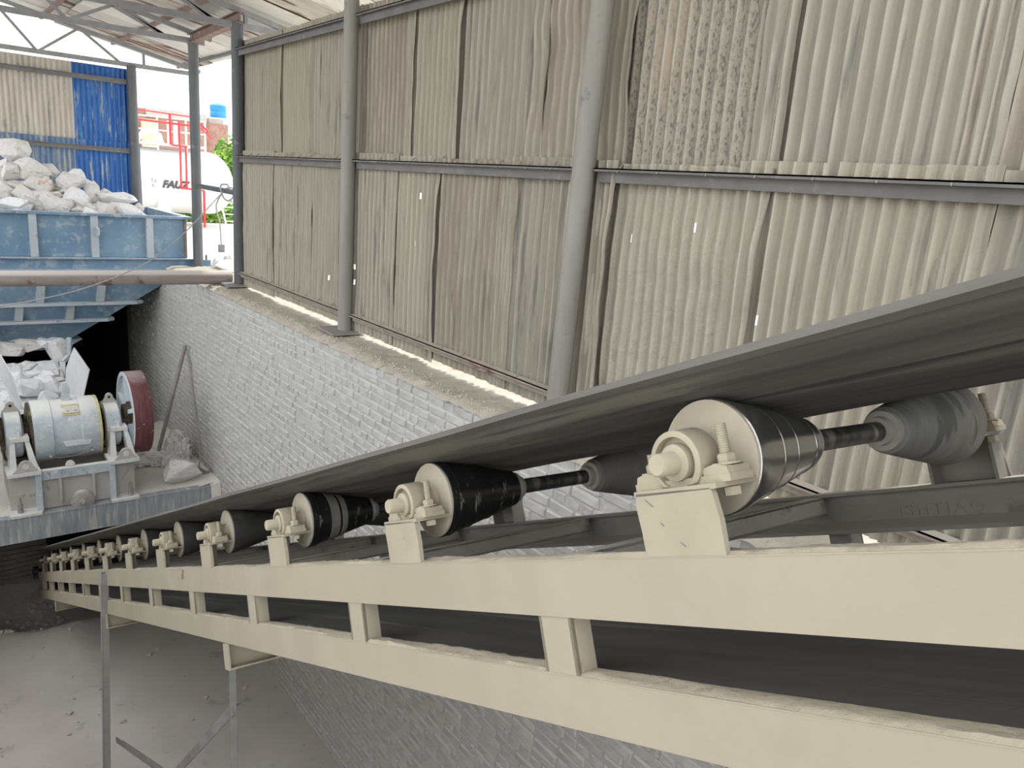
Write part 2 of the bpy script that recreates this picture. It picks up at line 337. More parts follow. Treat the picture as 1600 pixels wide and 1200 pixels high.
single = set(order[:300])
def brick_verts(L, H, rnd, dep=.05):
    a, b = L/2, H/2; c = .009; j = lambda s: s*(rnd.random()-.5)
    bk = [(dep, -a, -b), (dep, a, -b), (dep, a, b), (dep, -a, b)]
    md = [(.011, -a+j(.006), -b+j(.006)), (.011, a+j(.006), -b+j(.006)), (.011, a+j(.006), b+j(.006)), (.011, -a+j(.006), b+j(.006))]
    fr = [(-.003+j(.010), -a+c+j(.01), -b+c*.8+j(.006)), (-.003+j(.010), a-c+j(.01), -b+c*.8+j(.006)), (-.003+j(.010), a-c+j(.01), b-c*1.3+j(.006)), (-.003+j(.010), -a+c+j(.01), b-c*1.3+j(.006))]
    v = bk+md+fr; f = [(8, 11, 10, 9)]
    for k in (0, 4):
        for i in range(4):
            n = (i+1) % 4; f.append((k+i, k+4+i, k+4+n, k+n))
    return v, f
variants = {}
bulk = MB()
for i, (y, z, L, H) in enumerate(slots):
    x = WX + .013*(rb.random()-.5)
    if i in single:
        key = (round(L/.012), rb.randrange(6))
        if key not in variants:
            v, f = brick_verts(round(L/.012)*.012, CH-JT, rb); variants[key] = MB().add(v, f).mesh('brick', 'brick')
        o = share('brick', variants[key], (x, y, z), wall, (R(2.8)*(rb.random()-.5), R(3)*(rb.random()-.5), R(3.5)*(rb.random()-.5)))
    else:
        v, f = brick_verts(L, H, rb); bulk.add([(x+p[0], y+p[1], z+p[2]) for p in v], f)
bulk.build('brickwork', 'brick_bulk', wall, kind='stuff')
# lumps of fallen mortar on the ledge
lump = MB()
for k in range(420):
    y = rb.uniform(2.5, 10.2); x = WX + abs(rb.gauss(.0, .11)); r = rb.uniform(.004, .014)
    lump.add([(x-r, y, GZ), (x, y-r*1.4, GZ), (x+r, y, GZ), (x, y+r*1.2, GZ), (x, y, GZ+r*1.3)], [(0, 1, 4), (1, 2, 4), (2, 3, 4), (3, 0, 4)])
lump.build('mortar_crumbs', 'wall_cap', wall, kind='stuff')

# the other pit walls
wb = thing('wall_back', (0, 12.25, FZ), kind='structure')
bb = MB(); z = FZ-.3
row = 0
while z < -4.4:
    x = -5 - .12*(row % 2)
    while x < 1.22:
        bb.box((x, 12.18+.012*rb.random(), z), (x+.222, 12.26, z+.066)); x += .233
    z += .0755; row += 1
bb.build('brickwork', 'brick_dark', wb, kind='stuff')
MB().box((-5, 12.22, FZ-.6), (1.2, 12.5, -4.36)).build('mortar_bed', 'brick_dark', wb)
s = MB(); s.box((-5.3, -5, FZ-.6), (-5, 15, GZ)); s.box((-5, 7.1, FZ-.6), (-1.8, 7.4, GZ-.3)); s.box((-2.1, -3, FZ-.6), (-1.8, 7.4, GZ-.3)); s.build('wall_left', 'brick_bulk', kind='structure')  # last two boxes close the sides of the added shading slab
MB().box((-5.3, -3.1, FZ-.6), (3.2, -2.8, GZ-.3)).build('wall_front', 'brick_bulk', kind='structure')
s = MB(); s.box((-5, 20, FZ-.6), (WX+.4, 20.3, GZ)); s.box((WX+.02, 15, FZ-.6), (WX+.4, 20, GZ)); s.box((-5.3, 15, FZ-.6), (-5, 20, GZ)); s.box((-5, 15.1, GZ-.6), (WX+.4, 20.2, GZ-.28)); s.box((-5, 14.6, GZ-.5), (WX+.4, 15.25, GZ-.02)); s.box((-5, 12.5, PZ_-.34), (WX+.4, 20.2, PZ_-.28)); s.box((-5, 12.3, PZ_-.3), (.40, 12.6, GZ-.3)); s.build('wall_tunnel_and_blocker', 'concrete_dark', kind='structure')  # last box: unseen pier added to block side light from the tunnel

# ------------------------------------------------------------------ corrugated sheeting on the right
cl = thing('wall_right_cladding', (SX, 0, GZ), kind='structure')
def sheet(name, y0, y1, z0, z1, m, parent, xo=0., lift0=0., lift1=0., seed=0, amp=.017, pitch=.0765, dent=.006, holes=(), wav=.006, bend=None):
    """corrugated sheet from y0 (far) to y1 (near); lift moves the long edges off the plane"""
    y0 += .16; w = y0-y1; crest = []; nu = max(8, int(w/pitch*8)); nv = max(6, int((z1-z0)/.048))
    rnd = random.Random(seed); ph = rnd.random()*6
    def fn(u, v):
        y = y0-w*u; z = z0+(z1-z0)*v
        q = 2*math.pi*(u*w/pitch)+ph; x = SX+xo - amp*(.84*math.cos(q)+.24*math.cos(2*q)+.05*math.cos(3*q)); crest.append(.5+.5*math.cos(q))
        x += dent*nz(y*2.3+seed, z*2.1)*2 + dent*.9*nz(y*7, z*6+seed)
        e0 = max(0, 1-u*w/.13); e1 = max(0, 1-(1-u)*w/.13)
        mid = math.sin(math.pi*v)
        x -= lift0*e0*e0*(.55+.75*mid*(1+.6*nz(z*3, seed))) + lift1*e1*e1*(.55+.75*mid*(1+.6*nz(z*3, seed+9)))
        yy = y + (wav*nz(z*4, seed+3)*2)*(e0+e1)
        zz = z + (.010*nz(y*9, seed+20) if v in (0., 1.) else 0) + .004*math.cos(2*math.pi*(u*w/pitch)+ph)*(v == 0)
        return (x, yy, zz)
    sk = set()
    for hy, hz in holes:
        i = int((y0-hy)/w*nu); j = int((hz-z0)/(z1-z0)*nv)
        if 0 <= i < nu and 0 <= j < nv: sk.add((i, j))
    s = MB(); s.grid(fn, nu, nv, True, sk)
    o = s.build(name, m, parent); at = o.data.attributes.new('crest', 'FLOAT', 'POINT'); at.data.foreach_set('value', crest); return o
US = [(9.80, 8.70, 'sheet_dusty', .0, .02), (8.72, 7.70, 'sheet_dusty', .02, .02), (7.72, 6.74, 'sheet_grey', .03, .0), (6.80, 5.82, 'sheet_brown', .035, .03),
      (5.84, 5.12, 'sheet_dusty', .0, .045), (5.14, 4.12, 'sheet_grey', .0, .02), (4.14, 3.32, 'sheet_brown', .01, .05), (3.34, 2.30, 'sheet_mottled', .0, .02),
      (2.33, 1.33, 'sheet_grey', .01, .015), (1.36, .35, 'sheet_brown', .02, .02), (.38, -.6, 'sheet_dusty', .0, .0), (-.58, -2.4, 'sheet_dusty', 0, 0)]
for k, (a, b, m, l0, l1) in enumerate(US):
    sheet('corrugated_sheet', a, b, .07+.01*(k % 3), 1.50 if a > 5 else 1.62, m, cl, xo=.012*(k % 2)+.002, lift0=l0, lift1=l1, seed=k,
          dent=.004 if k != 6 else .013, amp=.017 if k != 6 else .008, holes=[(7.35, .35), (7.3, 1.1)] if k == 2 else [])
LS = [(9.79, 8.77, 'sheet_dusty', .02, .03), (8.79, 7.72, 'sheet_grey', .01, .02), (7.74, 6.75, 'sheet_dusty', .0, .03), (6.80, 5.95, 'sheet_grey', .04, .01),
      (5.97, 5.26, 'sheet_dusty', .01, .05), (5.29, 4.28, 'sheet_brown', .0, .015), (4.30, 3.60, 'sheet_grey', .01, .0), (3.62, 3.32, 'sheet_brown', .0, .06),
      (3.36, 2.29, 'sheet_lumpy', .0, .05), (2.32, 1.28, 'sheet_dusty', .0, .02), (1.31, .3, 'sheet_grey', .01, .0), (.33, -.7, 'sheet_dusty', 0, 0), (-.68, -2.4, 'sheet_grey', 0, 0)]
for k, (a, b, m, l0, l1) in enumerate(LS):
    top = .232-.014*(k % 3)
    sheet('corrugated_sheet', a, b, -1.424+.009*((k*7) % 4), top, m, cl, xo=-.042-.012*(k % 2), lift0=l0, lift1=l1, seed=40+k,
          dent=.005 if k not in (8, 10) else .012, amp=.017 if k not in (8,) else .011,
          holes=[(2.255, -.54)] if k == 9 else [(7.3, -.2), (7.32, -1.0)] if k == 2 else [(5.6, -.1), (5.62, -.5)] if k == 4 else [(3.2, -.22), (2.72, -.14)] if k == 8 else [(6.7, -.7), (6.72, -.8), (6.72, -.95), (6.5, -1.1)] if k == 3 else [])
# girts: angle irons with hook bolts
def girt(y0, y1, z, m, h=.075):
    g = MB(); x = SX-.095
    g.box((x-.045, y1, z-.004), (x+.03, y0, z+.004)); g.box((x-.002, y1, z-h), (x+.006, y0, z))
    g.box((x-.045, y1, z-.016), (x-.040, y0, z+.004))
    g.build('girt', m, cl)
POSTY = [9.92, 6.74, 3.55, .4]
bays = [(9.84, 6.82), (6.66, 3.63), (3.47, .48), (.32, -2.4)]
for (a, b) in bays:
    girt(a, b, 1.385, 'girt_steel'); girt(a, b, .165, 'girt_steel'); girt(a, b, -1.255, 'girt_rust', .06)
hk = MB()
rh = random.Random(5)
for zz, (ya, yb), n in ((1.385, (9.8, 4.5), 17), (.165, (9.8, .6), 32), (-1.255, (9.5, 2.4), 22)):
    for i in range(n):
        y = ya+(yb-ya)*i/(n-1)+.06*(rh.random()-.5)
        hk.tube((SX-.07, y, zz+.035), (SX-.152, y-.04, zz-.016), .0042, 5)
hk.build('hook_bolts', 'bearing_dust', cl, kind='stuff')

# posts
def post(x, y, z0, z1, r, m, label, lean=(0, 0), base=True, name='steel_post'):
    t = thing(name, (x, y, z0), label, 'post')
    MB().tube((x, y, z0), (x+lean[0], y+lean[1], z1), r, 28).build('tube', m, t)
    if base: MB().hexa([(x-.2, y-.17, z0-.005), (x+.14, y-.17, z0-.005), (x+.14, y+.17, z0+.01), (x-.2, y+.17, z0+.01), (x-.2, y-.17, z0+.012), (x+.14, y-.17, z0+.012), (x+.14, y+.17, z0+.026), (x-.2, y+.17, z0+.026)]).build('base_plate', 'post_steel' if m == 'post_steel' else 'leg_steel', t)
    return t
post(3.24, 6.74, GZ+.02, 2.3, .066, 'post_steel', 'round grey post on a base plate on the brick ledge, halfway along the sheeting')
post(3.235, 3.60, GZ+.02, 2.4, .069, 'post_steel', 'thickest-looking round grey post, its foot hidden behind the conveyor belt', lean=(0, -.12))
post(3.30, 9.92, GZ+.02, 1.70, .070, 'post_dark', 'dark round corner post at the far end of the sheeting, foot on the ledge')
post(3.40, 12.08, GZ-.02, 1.70, .070, 'post_dark', 'dark round post standing right in front of the end of the blue hopper', base=False)
post(3.20, 14.96, GZ, 1.55, .075, 'post_dark', 'dark round post at the edge of the blue sheet wall behind the rocks', base=False)
# tie tube between two posts
tb = MB().tube((3.38, 12.0, -.27), (3.31, 10.0, -.285), .035, 14).build('tie_tube', 'post_dark')
tag(tb, 'short grey tube joining the two dark posts, cable knotted round it', 'tube')

# ------------------------------------------------------------------ roof with trusses
SLOPE = .21; EX = 4.20; EZ = 1.70; RX = -.5
def roof_z(x): return EZ+SLOPE*(EX-x) if x > RX else EZ+SLOPE*(EX-RX)-SLOPE*(RX-x)
roof = thing('roof', (0, 10, 2), kind='structure')
rr = random.Random(11)
ROOFY0, ROOFY1 = 1.4, 15.7
def roof_sheet(x0, x1, y0, y1, m, dz):
    n = int((y1-y0)/.0765*5); p = rr.random()*6; sd = rr.random()*50
    s = MB(); s.grid(lambda u, v: (x0+(x1-x0)*v, y0+(y1-y0)*u, roof_z(x0+(x1-x0)*v)+.03+dz+.009*math.cos(2*math.pi*(y1-y0)*u/.0765+p)+.006*nz(u*3+sd, v*4)), n, 5)
    s.build('roof_sheet', m, roof)
xs = [EX+.12, 2.35, .8, RX]
y = ROOFY0
k = 0
while y < ROOFY1:
    for i in range(3):
        far = y > 12.8
        m = rr.choice(['roof_rusty', 'roof_rusty', 'roof_grey', 'roof_pale'] if far else ['roof_pale', 'roof_pale', 'roof_grey', 'roof_rusty' if y > 8 else 'roof_pale'])
        roof_sheet(xs[i+1]-.12*(i < 2), xs[i], y, y+.86, m, .012*(k % 2)+.02*(i % 2))
    y += .80; k += 1
for x in (4.12, 3.05, 2.0, .9, -.4):
    MB().angle((x, ROOFY0, roof_z(x)-.015), (x, ROOFY1, roof_z(x)-.015), .05, .007).build('purlin', 'purlin_brown' if x < 4 else 'girt_steel', roof)
def truss(y, zb, label, m='truss_steel', xr=4.05):
    t = thing('roof_truss', (3.3, y, zb), label, 'roof truss')
    top = lambda x: (x, y, roof_z(x)-.06)
    MB().bar((RX, y, zb), (xr, y, zb), .055, .07).build('bottom_chord', m, t)
    c = MB(); c.bar(top(xr+.1), top(RX), .055, .06); c.bar((RX+.03, y, zb), top(RX+.03), .05, .05, (0, 1, 0)); c.build('top_chord', m, t)
    bx = [3.05, 1.85, .65, -.40]; tx = [2.45, 1.25, .05]
    for i in range(3):
        MB().bar((bx[i], y, zb), top(tx[i]), .04, .04, (0, 1, 0)).build('web_bar', m, t)
        MB().bar((bx[i+1], y, zb), top(tx[i]), .04, .04, (0, 1, 0)).build('web_bar', m, t)
    MB().bar((bx[0], y, zb), top(3.05-.9), .04, .04, (0, 1, 0)).build('web_bar', m, t) if y < 14 else None
    MB().bar((3.40, y, zb), top(3.40), .04, .04, (0, 1, 0)).build('web_post', m, t)
truss(9.92, 1.655, 'steel roof truss passing over the dark corner post beside the sheeting')
truss(12.08, 1.70, 'steel roof truss landing on the post in front of the blue hopper', xr=3.55)
truss(14.96, 1.565, 'slim roof truss over the blue sheet wall, bright sky showing through it', xr=4.22)
ib = MB()
p0 = Vector((3.30, 9.80, 1.73)); p1 = Vector((3.40, 12.2, 1.735))
ib.bar(p0+Vector((0, 0, .06)), p1+Vector((0, 0, .06)), .10, .012); ib.bar(p0-Vector((0, 0, .06)), p1-Vector((0, 0, .06)), .10, .012); ib.bar(p0, p1, .010, .12)
tag(ib.build('eave_beam', 'purlin_brown'), 'short rusty steel girder laid across the tops of two dark posts', 'girder')

# far sheet wall behind the rocks
fw = thing('wall_far', (0, 15.05, GZ), kind='structure')
def fsheet(x0, x1, z0, z1, m, yo=0., seed=0):
    n = int((x1-x0)/.0765*6); s = MB()
    s.grid(lambda u, v: (x0+(x1-x0)*u, 15.06+yo+.017*math.cos(2*math.pi*u*(x1-x0)/.0765)+.008*nz(u*3+seed, v*3), z0+(z1-z0)*v), n, 6)
    s.build('corrugated_sheet', m, fw)
xx = [2.29, 1.28, .27, -.75, -1.75, -2.75]
fsheet(2.29, 3.30, .10, 1.50, 'blue_sheet', 0, 1)
for k in range(4): fsheet(xx[k+1], xx[k]+.03, .14, 1.50, 'beige_sheet', .01*(k % 2), 3+k)
fsheet(2.27, 3.30, GZ, .30, 'blue_sheet', -.02, 8); fsheet(1.26, 2.30, GZ, .30, 'blue_sheet_dusty', -.03, 9)
for k in range(1, 4): fsheet(xx[k+1], xx[k]+.03, GZ, .30, 'blue_sheet_dusty', -.02-.01*(k % 2), 12+k)
for zz in (1.28, .165):
    g = MB(); g.box((-2.8, 14.98, zz-.035), (3.2, 14.99, zz+.035)); g.box((-2.8, 14.95, zz+.03), (3.2, 15.03, zz+.04)); g.build('girt', 'girt_steel', fw)

# ------------------------------------------------------------------ belt conveyor (local axes: x across, y down the slope away from the camera, z up off the belt)
UX = Vector((1, 0, 0)); TILT = R(2.73)
cu = UX*math.cos(TILT)-AT*math.sin(TILT); ct = AT*math.cos(TILT)+UX*math.sin(TILT); cv = -AS
CM = Matrix(((cu.x, cv.x, ct.x, A), (cu.y, cv.y, ct.y, 0), (cu.z, cv.z, ct.z, 0), (0, 0, 0, 1)))
def conv_root(name, d, label, cat, group=None):
    o = bpy.data.objects.new(name, None); COL.objects.link(o); o.empty_display_size = .1
    o.matrix_world = CM @ Matrix.Translation((0, d*A, 0)); tag(o, label, cat, group); return o
def K(p): return tuple(c*A for c in p)
class CB(MB):   # everything in units of A
    def build(s, name, m, parent=None, **kw):
        s.v = [p*A for p in s.v]; return super().build(name, m, parent, **kw)
fr = conv_root('inclined_conveyor', 0, 'long sloping cream painted channel frame carrying the rubber belt', 'conveyor')
D0, D1 = -1.4, 12.95
def chan(u_web, sgn, t0, t1, m, name, dusty=False):
    s = CB(); w = .058; th = .009
    a, b = sorted((u_web, u_web+sgn*th)); s.box((a, D0, t0), (b, D1, t1))
    a, b = sorted((u_web+sgn*th*.5, u_web+sgn*w))
    s.box((a, D0, t1-th), (b, D1, t1)); s.box((a, D0, t0), (b, D1, t0+th))
    s.build(name, m, fr)
chan(0, 1, -.323, -.206, 'rail_paint', 'top_rail'); chan(0, 1, -.545, -.438, 'rail_paint', 'bottom_rail')
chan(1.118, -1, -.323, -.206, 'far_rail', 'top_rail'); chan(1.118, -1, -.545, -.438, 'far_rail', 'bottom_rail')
POSTD = [-.72, .285, 1.305, 2.293, 3.327, 4.317, 5.34, 6.36, 7.38, 8.38, 9.40, 10.40, 11.4, 12.3]
for d in POSTD:
    s = CB(); s.box((.002, d-.053, -.44), (.010, d+.053, -.32)); s.box((.002, d-.053, -.44), (.052, d-.044, -.32)); s.box((.002, d+.044, -.44), (.052, d+.053, -.32))
    s.build('rail_post', 'rail_paint', fr)
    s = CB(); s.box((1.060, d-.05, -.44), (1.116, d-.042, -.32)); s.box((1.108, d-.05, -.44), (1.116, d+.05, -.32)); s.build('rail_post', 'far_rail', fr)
for d in (.33, 1.35, 2.40, 3.40, 4.42, 5.44, 6.46, 7.5, 8.5, 9.5, 10.5):
    s = CB(); s.box((.05, d-.028, -.268), (1.07, d+.028, -.260)); s.box((.05, d-.028, -.268), (1.07, d-.020, -.216)); s.box((.05, d-.028, -.222), (1.07, d+.028, -.214))
    s.build('cross_member', 'cross_steel', fr)
for d in (3.735, 7.07, 10.75, .2):
    s = CB(); s.box((-.005, d-.032, -.66), (1.13, d+.03, -.652)); s.box((-.005, d+.022, -.66), (1.13, d+.03, -.546))
    s.box((-.012, d-.034, -.66), (-.003, d+.034, -.546))
    s.build('under_channel', 'rail_paint', fr)
for t0_ in (-.323, -.545):
    s = CB(); s.hexa([(1.060, D0, t0_+.008), (1.110, D0, t0_+.008), (1.110, D1, t0_+.008), (1.060, D1, t0_+.008), (1.062, D0, t0_+.011), (1.110, D0, t0_+.030), (1.110, D1, t0_+.030), (1.062, D1, t0_+.011)]); s.build('flange_root', 'cross_steel', fr)
for t0_ in (-.206, -.438):
    CB().grid(lambda u, v: (-.0006+.0586*u, D0+12*v, t0_+(.0005 if u else -.0035)+(.0045+.006*nz(v*60, u*2, t0_*9)+.004*nz(v*300, u*6))*(1 if 0 < u < 1 else .25)), 6, 500).build('dust_layer', 'dust_heap', fr)
# pedestals for every idler
NI = 12
DK = [.918+1.017*k-(.010 if k else 0) for k in range(NI)]
rp = random.Random(21)
def pedestal(d, far, wid=.0875):
    s = CB(); j = lambda: .004*(rp.random()-.5)
    if not far:
        s.prism([(.0, d-wid+j(), -.2065), (.0, d-wid-.002, -.15), (.0, d-wid+.004, -.105), (.0, d-wid+.008, -.097), (.0, d+wid+.002, -.094), (.0, d+wid+.006, -.12), (.0, d+wid+.002, -.16), (.0, d+wid+j(), -.2065)], (.012, 0, 0))
        s.box((.0, d-wid-.006, -.099), (.112, d+wid+.006, -.090))
        s.box((.010, d+.01, -.2065), (.055, d+.018, -.099))
        s.build('pedestal', 'pedestal_paint', fr)
    else:
        s.prism([(1.108, d-wid, -.2065), (1.108, d-wid+.012, -.095), (1.108, d+wid-.012, -.095), (1.108, d+wid, -.2065)], (.010, 0, 0))
        s.box((1.0, d-wid-.004, -.099), (1.118, d+wid+.004, -.090)); s.box((1.055, d-wid+.006, -.2065), (1.11, d-wid+.014, -.099)); s.box((1.055, d+wid-.014, -.2065), (1.11, d+wid-.006, -.099))
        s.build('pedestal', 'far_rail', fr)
for d in DK: pedestal(d, False); pedestal(d, True)
for (d, t_, a_, l_) in ((.978, -.112, 38, .020), (.955, -.150, 40, .009), (.915, -.186, 38, .012)):   # torch nicks in the nearest pedestal
    c_, s_ = math.cos(R(a_))*l_/2, math.sin(R(a_))*l_/2
    CB().bar((-.0006, d+c_, t_+s_), (-.0006, d-c_, t_-s_), .0016, .0016, (1, 0, 0)).build('nick', 'leg_dark', fr)
CB().prism([(0, 4.42, -.212), (0, 4.50, -.205), (0, 4.46, -.26)], (-.010, 0, 0)).build('weld_tab', 'rail_paint', fr)
# raised letters rolled into the far channel
tcu = bpy.data.curves.new('rolled_lettering', 'FONT'); tcu.body = 'ISHTIAQ'; tcu.size = .046*A; tcu.extrude = .0014; tcu.space_character = 1.35
to = text_mesh('rolled_lettering', tcu, 'far_rail'); to.parent = fr
to.matrix_local = Matrix.Translation(K((1.1085, 1.13, -.288))) @ Matrix(((0, 0, -1, 0), (-1, 0, 0, 0), (0, 1, 0, 0), (0, 0, 0, 1)))

# belt
bl = conv_root('conveyor_belt', 0, 'long black rubber belt running up the slope over the idler rollers', 'conveyor belt')
prof = [(-.018, .1005), (.02, .0885), (.06, .0755), (.108, .060), (.18, .048), (.26, .036), (.34, .0245), (.42, .015), (.49, .009), (.555, .0075)]
prof = prof + [(1.11-u, t) for u, t in prof[::-1][1:]]
BTH = .011
s = CB(); n = len(prof); dd = [D0+.03+.125*i for i in range(int((12.86-D0)/.125)+1)]
def belt_pt(i, d, th):
    u, t = prof[i]; ed = abs(u-.555)/.57
    ph = (d-DK[0])/1.017*2*math.pi
    sag = .004*(1-math.cos(ph))*.5*(1-ed) + .003*nz(d*1.3, i*.2)*ed
    return Vector((u, d, t-sag+th))
for k, d in enumerate(dd):
    for i in range(n): s.v.append(belt_pt(i, d, 0))
    for i in range(n): s.v.append(belt_pt(i, d, BTH))
for k in range(len(dd)-1):
    a = k*2*n; b = a+2*n
    for i in range(n-1):
        s.f.append((a+i, b+i, b+i+1, a+i+1)); s.sm.append(True); s.f.append((a+n+i, a+n+i+1, b+n+i+1, b+n+i)); s.sm.append(True)
    s.f.append((a, a+n, b+n, b)); s.sm.append(False); s.f.append((a+n-1, b+n-1, b+2*n-1, a+2*n-1)); s.sm.append(False)
s.build('carrying_run', 'belt_rubber', bl)
s = CB()
for k, d in enumerate(dd):
    a, b = belt_pt(0, d, -.0016), belt_pt(1, d, -.0016)
    s.v += [a+Vector((-.002, 0, 0)), a.lerp(b, .62), a.lerp(b, .66)+Vector((0, 0, .0018)), a+Vector((-.002, 0, BTH+.0016))]
    if k:
        q = 4*(k-1); s.f += [(q, q+4, q+5, q+1), (q+1, q+5, q+6, q+2), (q+3, q+7, q+4, q)]; s.sm += [False]*3
s.build('edge_band', 'belt_edge', bl)
s = CB(); s.grid(lambda u, v: (.063+.99*u, D0+.03+(12.86-D0)*v, -.446-.008*math.sin(math.pi*((D0+(12.86-D0)*v-.1)/3.2 % 1))**2), 8, 140)
s.build('return_run', 'belt_return', bl)
s = CB(); s.grid(lambda u, v: (.063+.99*u, 12.86+.20*math.sin(math.pi*v), -.22+.23*math.cos(math.pi*v)), 6, 12); s.build('tail_wrap', 'belt_return', bl)
tp = conv_root('tail_pulley', 12.86, 'dark tail pulley drum at the bottom end of the conveyor', 'pulley')
CB().lathe((.06, 0, -.195), (1, 0, 0), [(.18, 0), (.195, .05), (.195, .95), (.18, 1.0)], 28).build('drum', 'cone_dark', tp)
CB().lathe((-.06, 0, -.195), (1, 0, 0), [(.03, 0), (.03, 1.24)], 14).build('shaft', 'black_part', tp)
s = CB(); s.lathe((-.05, 0, -.195), (1, 0, 0), [(.075, 0), (.075, .06)], 20); s.box((-.045, -.11, -.29), (.005, .11, -.245)); s.build('bearing', 'black_part', tp)
for d, lb in ((3.42, 'slim return roller under the lower belt beside the second leg'),):
    rt = conv_root('return_roller', d, lb, 'roller')
    CB().lathe((.07, 0, -.497), (1, 0, 0), [(.04, 0), (.04, .98)], 18).build('tube', 'cone_dark', rt)
    CB().lathe((.012, 0, -.497), (1, 0, 0), [(.012, 0), (.012, 1.09)], 10).build('shaft', 'leg_steel', rt)

# idler rollers
AXT = -.049
def make_idler(label):
    t = conv_root('idler_roller', 0, label, 'idler roller', 'idler rollers under the belt')
    CB().lathe((.38, 0, AXT), (1, 0, 0), [(.0225, 0), (.0225, .36)], 24).build('shaft', 'shaft_steel', t)
    for u_, l_ in ((-.030, .15), (.99, .15)): CB().lathe((u_, 0, AXT), (1, 0, 0), [(.017, 0), (.0200, .004), (.0200, l_-.004), (.017, l_)], 24).build('shaft_end', 'bearing_dust', t)
    for end in (0, 1):
        o = (.113, 0, AXT) if not end else (1.0, 0, AXT); CL = .262 if not end else .255; ax = (1, 0, 0) if not end else (-1, 0, 0)
        pr = [(.101, 0), (.107, .004), (.107, .012)]
        for q in range(1, 13): pr.append((.107-.053*(q/12)**1.05, .012+CL*q/12))
        pr += [(.050, CL+.015), (.044, CL+.017)]
        c = CB().lathe(o, ax, pr, 56, True).build('cone', 'cone_dark', t)
        s = CB(); s.lathe((o[0]-ax[0]*.005, 0, AXT), ax, [(.098, 0), (.105, .0015), (.105, .008)], 56)
        s.lathe((o[0]-ax[0]*.032, 0, AXT), ax, [(.034, 0), (.036, .018), (.042, .03)], 28)
        s.tube((o[0]-ax[0]*.018, .02, AXT+.02), (o[0]-ax[0]*.018, .036, AXT+.036), .009, 8)
        s.build('end_disc', 'disc_dust', c)
        s = CB(); s.lathe((o[0]+ax[0]*(CL+.015), 0, AXT), ax, [(.046, 0), (.046, .016), (.040, .018), (.034, .019), (.032, .036), (.026, .038)], 32); s.build('collar', 'collar', c)
    for end in (0, 1):
        u0 = .026 if not end else 1.036; w = .052
        s = CB(); b = s
        # foot with two raised ends
        s.box((u0-.004, -.108, -.0905), (u0+w+.004, .108, -.078))
        for sg in (-1, 1):
            lo, hi = sorted((sg*.052, sg*.106)); s.prism([(u0-.002, lo, -.08), (u0-.002, hi, -.08), (u0-.002, hi-.004 if sg > 0 else hi, -.066), (u0-.002, (lo+hi)/2, -.060), (u0-.002, lo if sg > 0 else lo+.004, -.066)], (w+.004, 0, 0))
        # ring housing
        m_ = 40
        rings = []
        for uu, ro, ri in ((u0-.010, .053, .047), (u0-.008, .056, .043), (u0+w-.008, .058, .043), (u0+w, .054, .043)):
            rings.append((uu, ro, ri))
        base = len(s.v)
        for uu, ro, ri in rings:
            for i in range(m_):
                a = 2*math.pi*i/m_
                zz = math.cos(a)*ro; zz = max(zz, -.040); s.v.append(Vector((uu, math.sin(a)*ro, AXT+zz)))
        for k in range(3):
            for i in range(m_):
                j = (i+1) % m_; s.f.append((base+k*m_+i, base+k*m_+j, base+(k+1)*m_+j, base+(k+1)*m_+i)); s.sm.append(True)
        b2 = len(s.v)
        for i in range(m_):
            a = 2*math.pi*i/m_; s.v.append(Vector((rings[0][0], math.sin(a)*.0455, AXT+math.cos(a)*.0455)))
        for i in range(m_):
            a = 2*math.pi*i/m_; s.v.append(Vector((rings[0][0]+.016, math.sin(a)*.044, AXT+math.cos(a)*.044)))
        for i in range(m_):
            j = (i+1) % m_
            s.f.append((base+j, base+i, b2+i, b2+j)); s.sm.append(False); s.f.append((b2+j, b2+i, b2+m_+i, b2+m_+j)); s.sm.append(True)
        s.f.append(tuple(b2+m_+i for i in range(m_))); s.sm.append(False); s.f.append(tuple(base+3*m_+i for i in reversed(range(m_)))); s.sm.append(False)
        pb = s.build('pillow_block', 'bearing_dust', t)
        CB().lathe((u0-.014, 0, AXT), (1, 0, 0), [(.026, 0), (.032, .003), (.034, .02), (.034, .03)], 28).build('inner_race', 'bearing_dust', pb)
        for sg in (-1, 1):
            yb = sg*.083; ub = u0+w*.5; s = CB(); tall = .052 if sg < 0 else .020
            s.lathe((ub, yb, -.064), (0, 0, 1), [(.024, 0), (.024, .004)], 20); s.lathe((ub, yb, -.060), (0, 0, 1), [(.016, 0), (.0165, .012), (.013, .015)], 6)
            z0 = -.045; k = 0
            prf = []
            while k*.004 < tall: prf += [(.0085, k*.004), (.0098, k*.004+.002)]; k += 1
            s.lathe((ub, yb, z0), (0, 0, 1), prf, 12); s.lathe((ub, yb, -.115), (0, 0, 1), [(.015, 0), (.015, .014)], 6)
            s.build('bolt', 'bearing_dust', pb)
    return t
labels = ['idler roller with a polished steel cone, largest and nearest of the row',
 'idler roller with thin-ringed glossy black rubber cone, second from the camera',
 'idler roller with two grey bands round its black rubber cone, third from the camera',
 'dark dusty idler roller, fourth from the camera, next after the banded black cone',
 'dark dusty idler roller, fifth from the camera, fourth bare cone hidden behind none',
 'dark dusty idler roller, sixth from the camera, beyond the fifth pedestal',
 'dark idler roller, seventh from the camera, above the top of the leaning leg',
 'small-looking idler roller, eighth from the camera end',
 'small-looking idler roller, ninth from the camera end', 'small-looking idler roller, tenth from the camera end',
 'last but one idler roller towards the tail pulley', 'last idler roller, right beside the tail pulley at the dark end']
labels[4] = 'dark dusty idler roller, fifth counting from the camera end'
labels[5] = 'dark dusty idler roller, sixth counting from the camera end'
proto = make_idler(labels[0]); idlers = [proto] + [copy_tree(proto) for _ in range(NI-1)]
swaps = {}
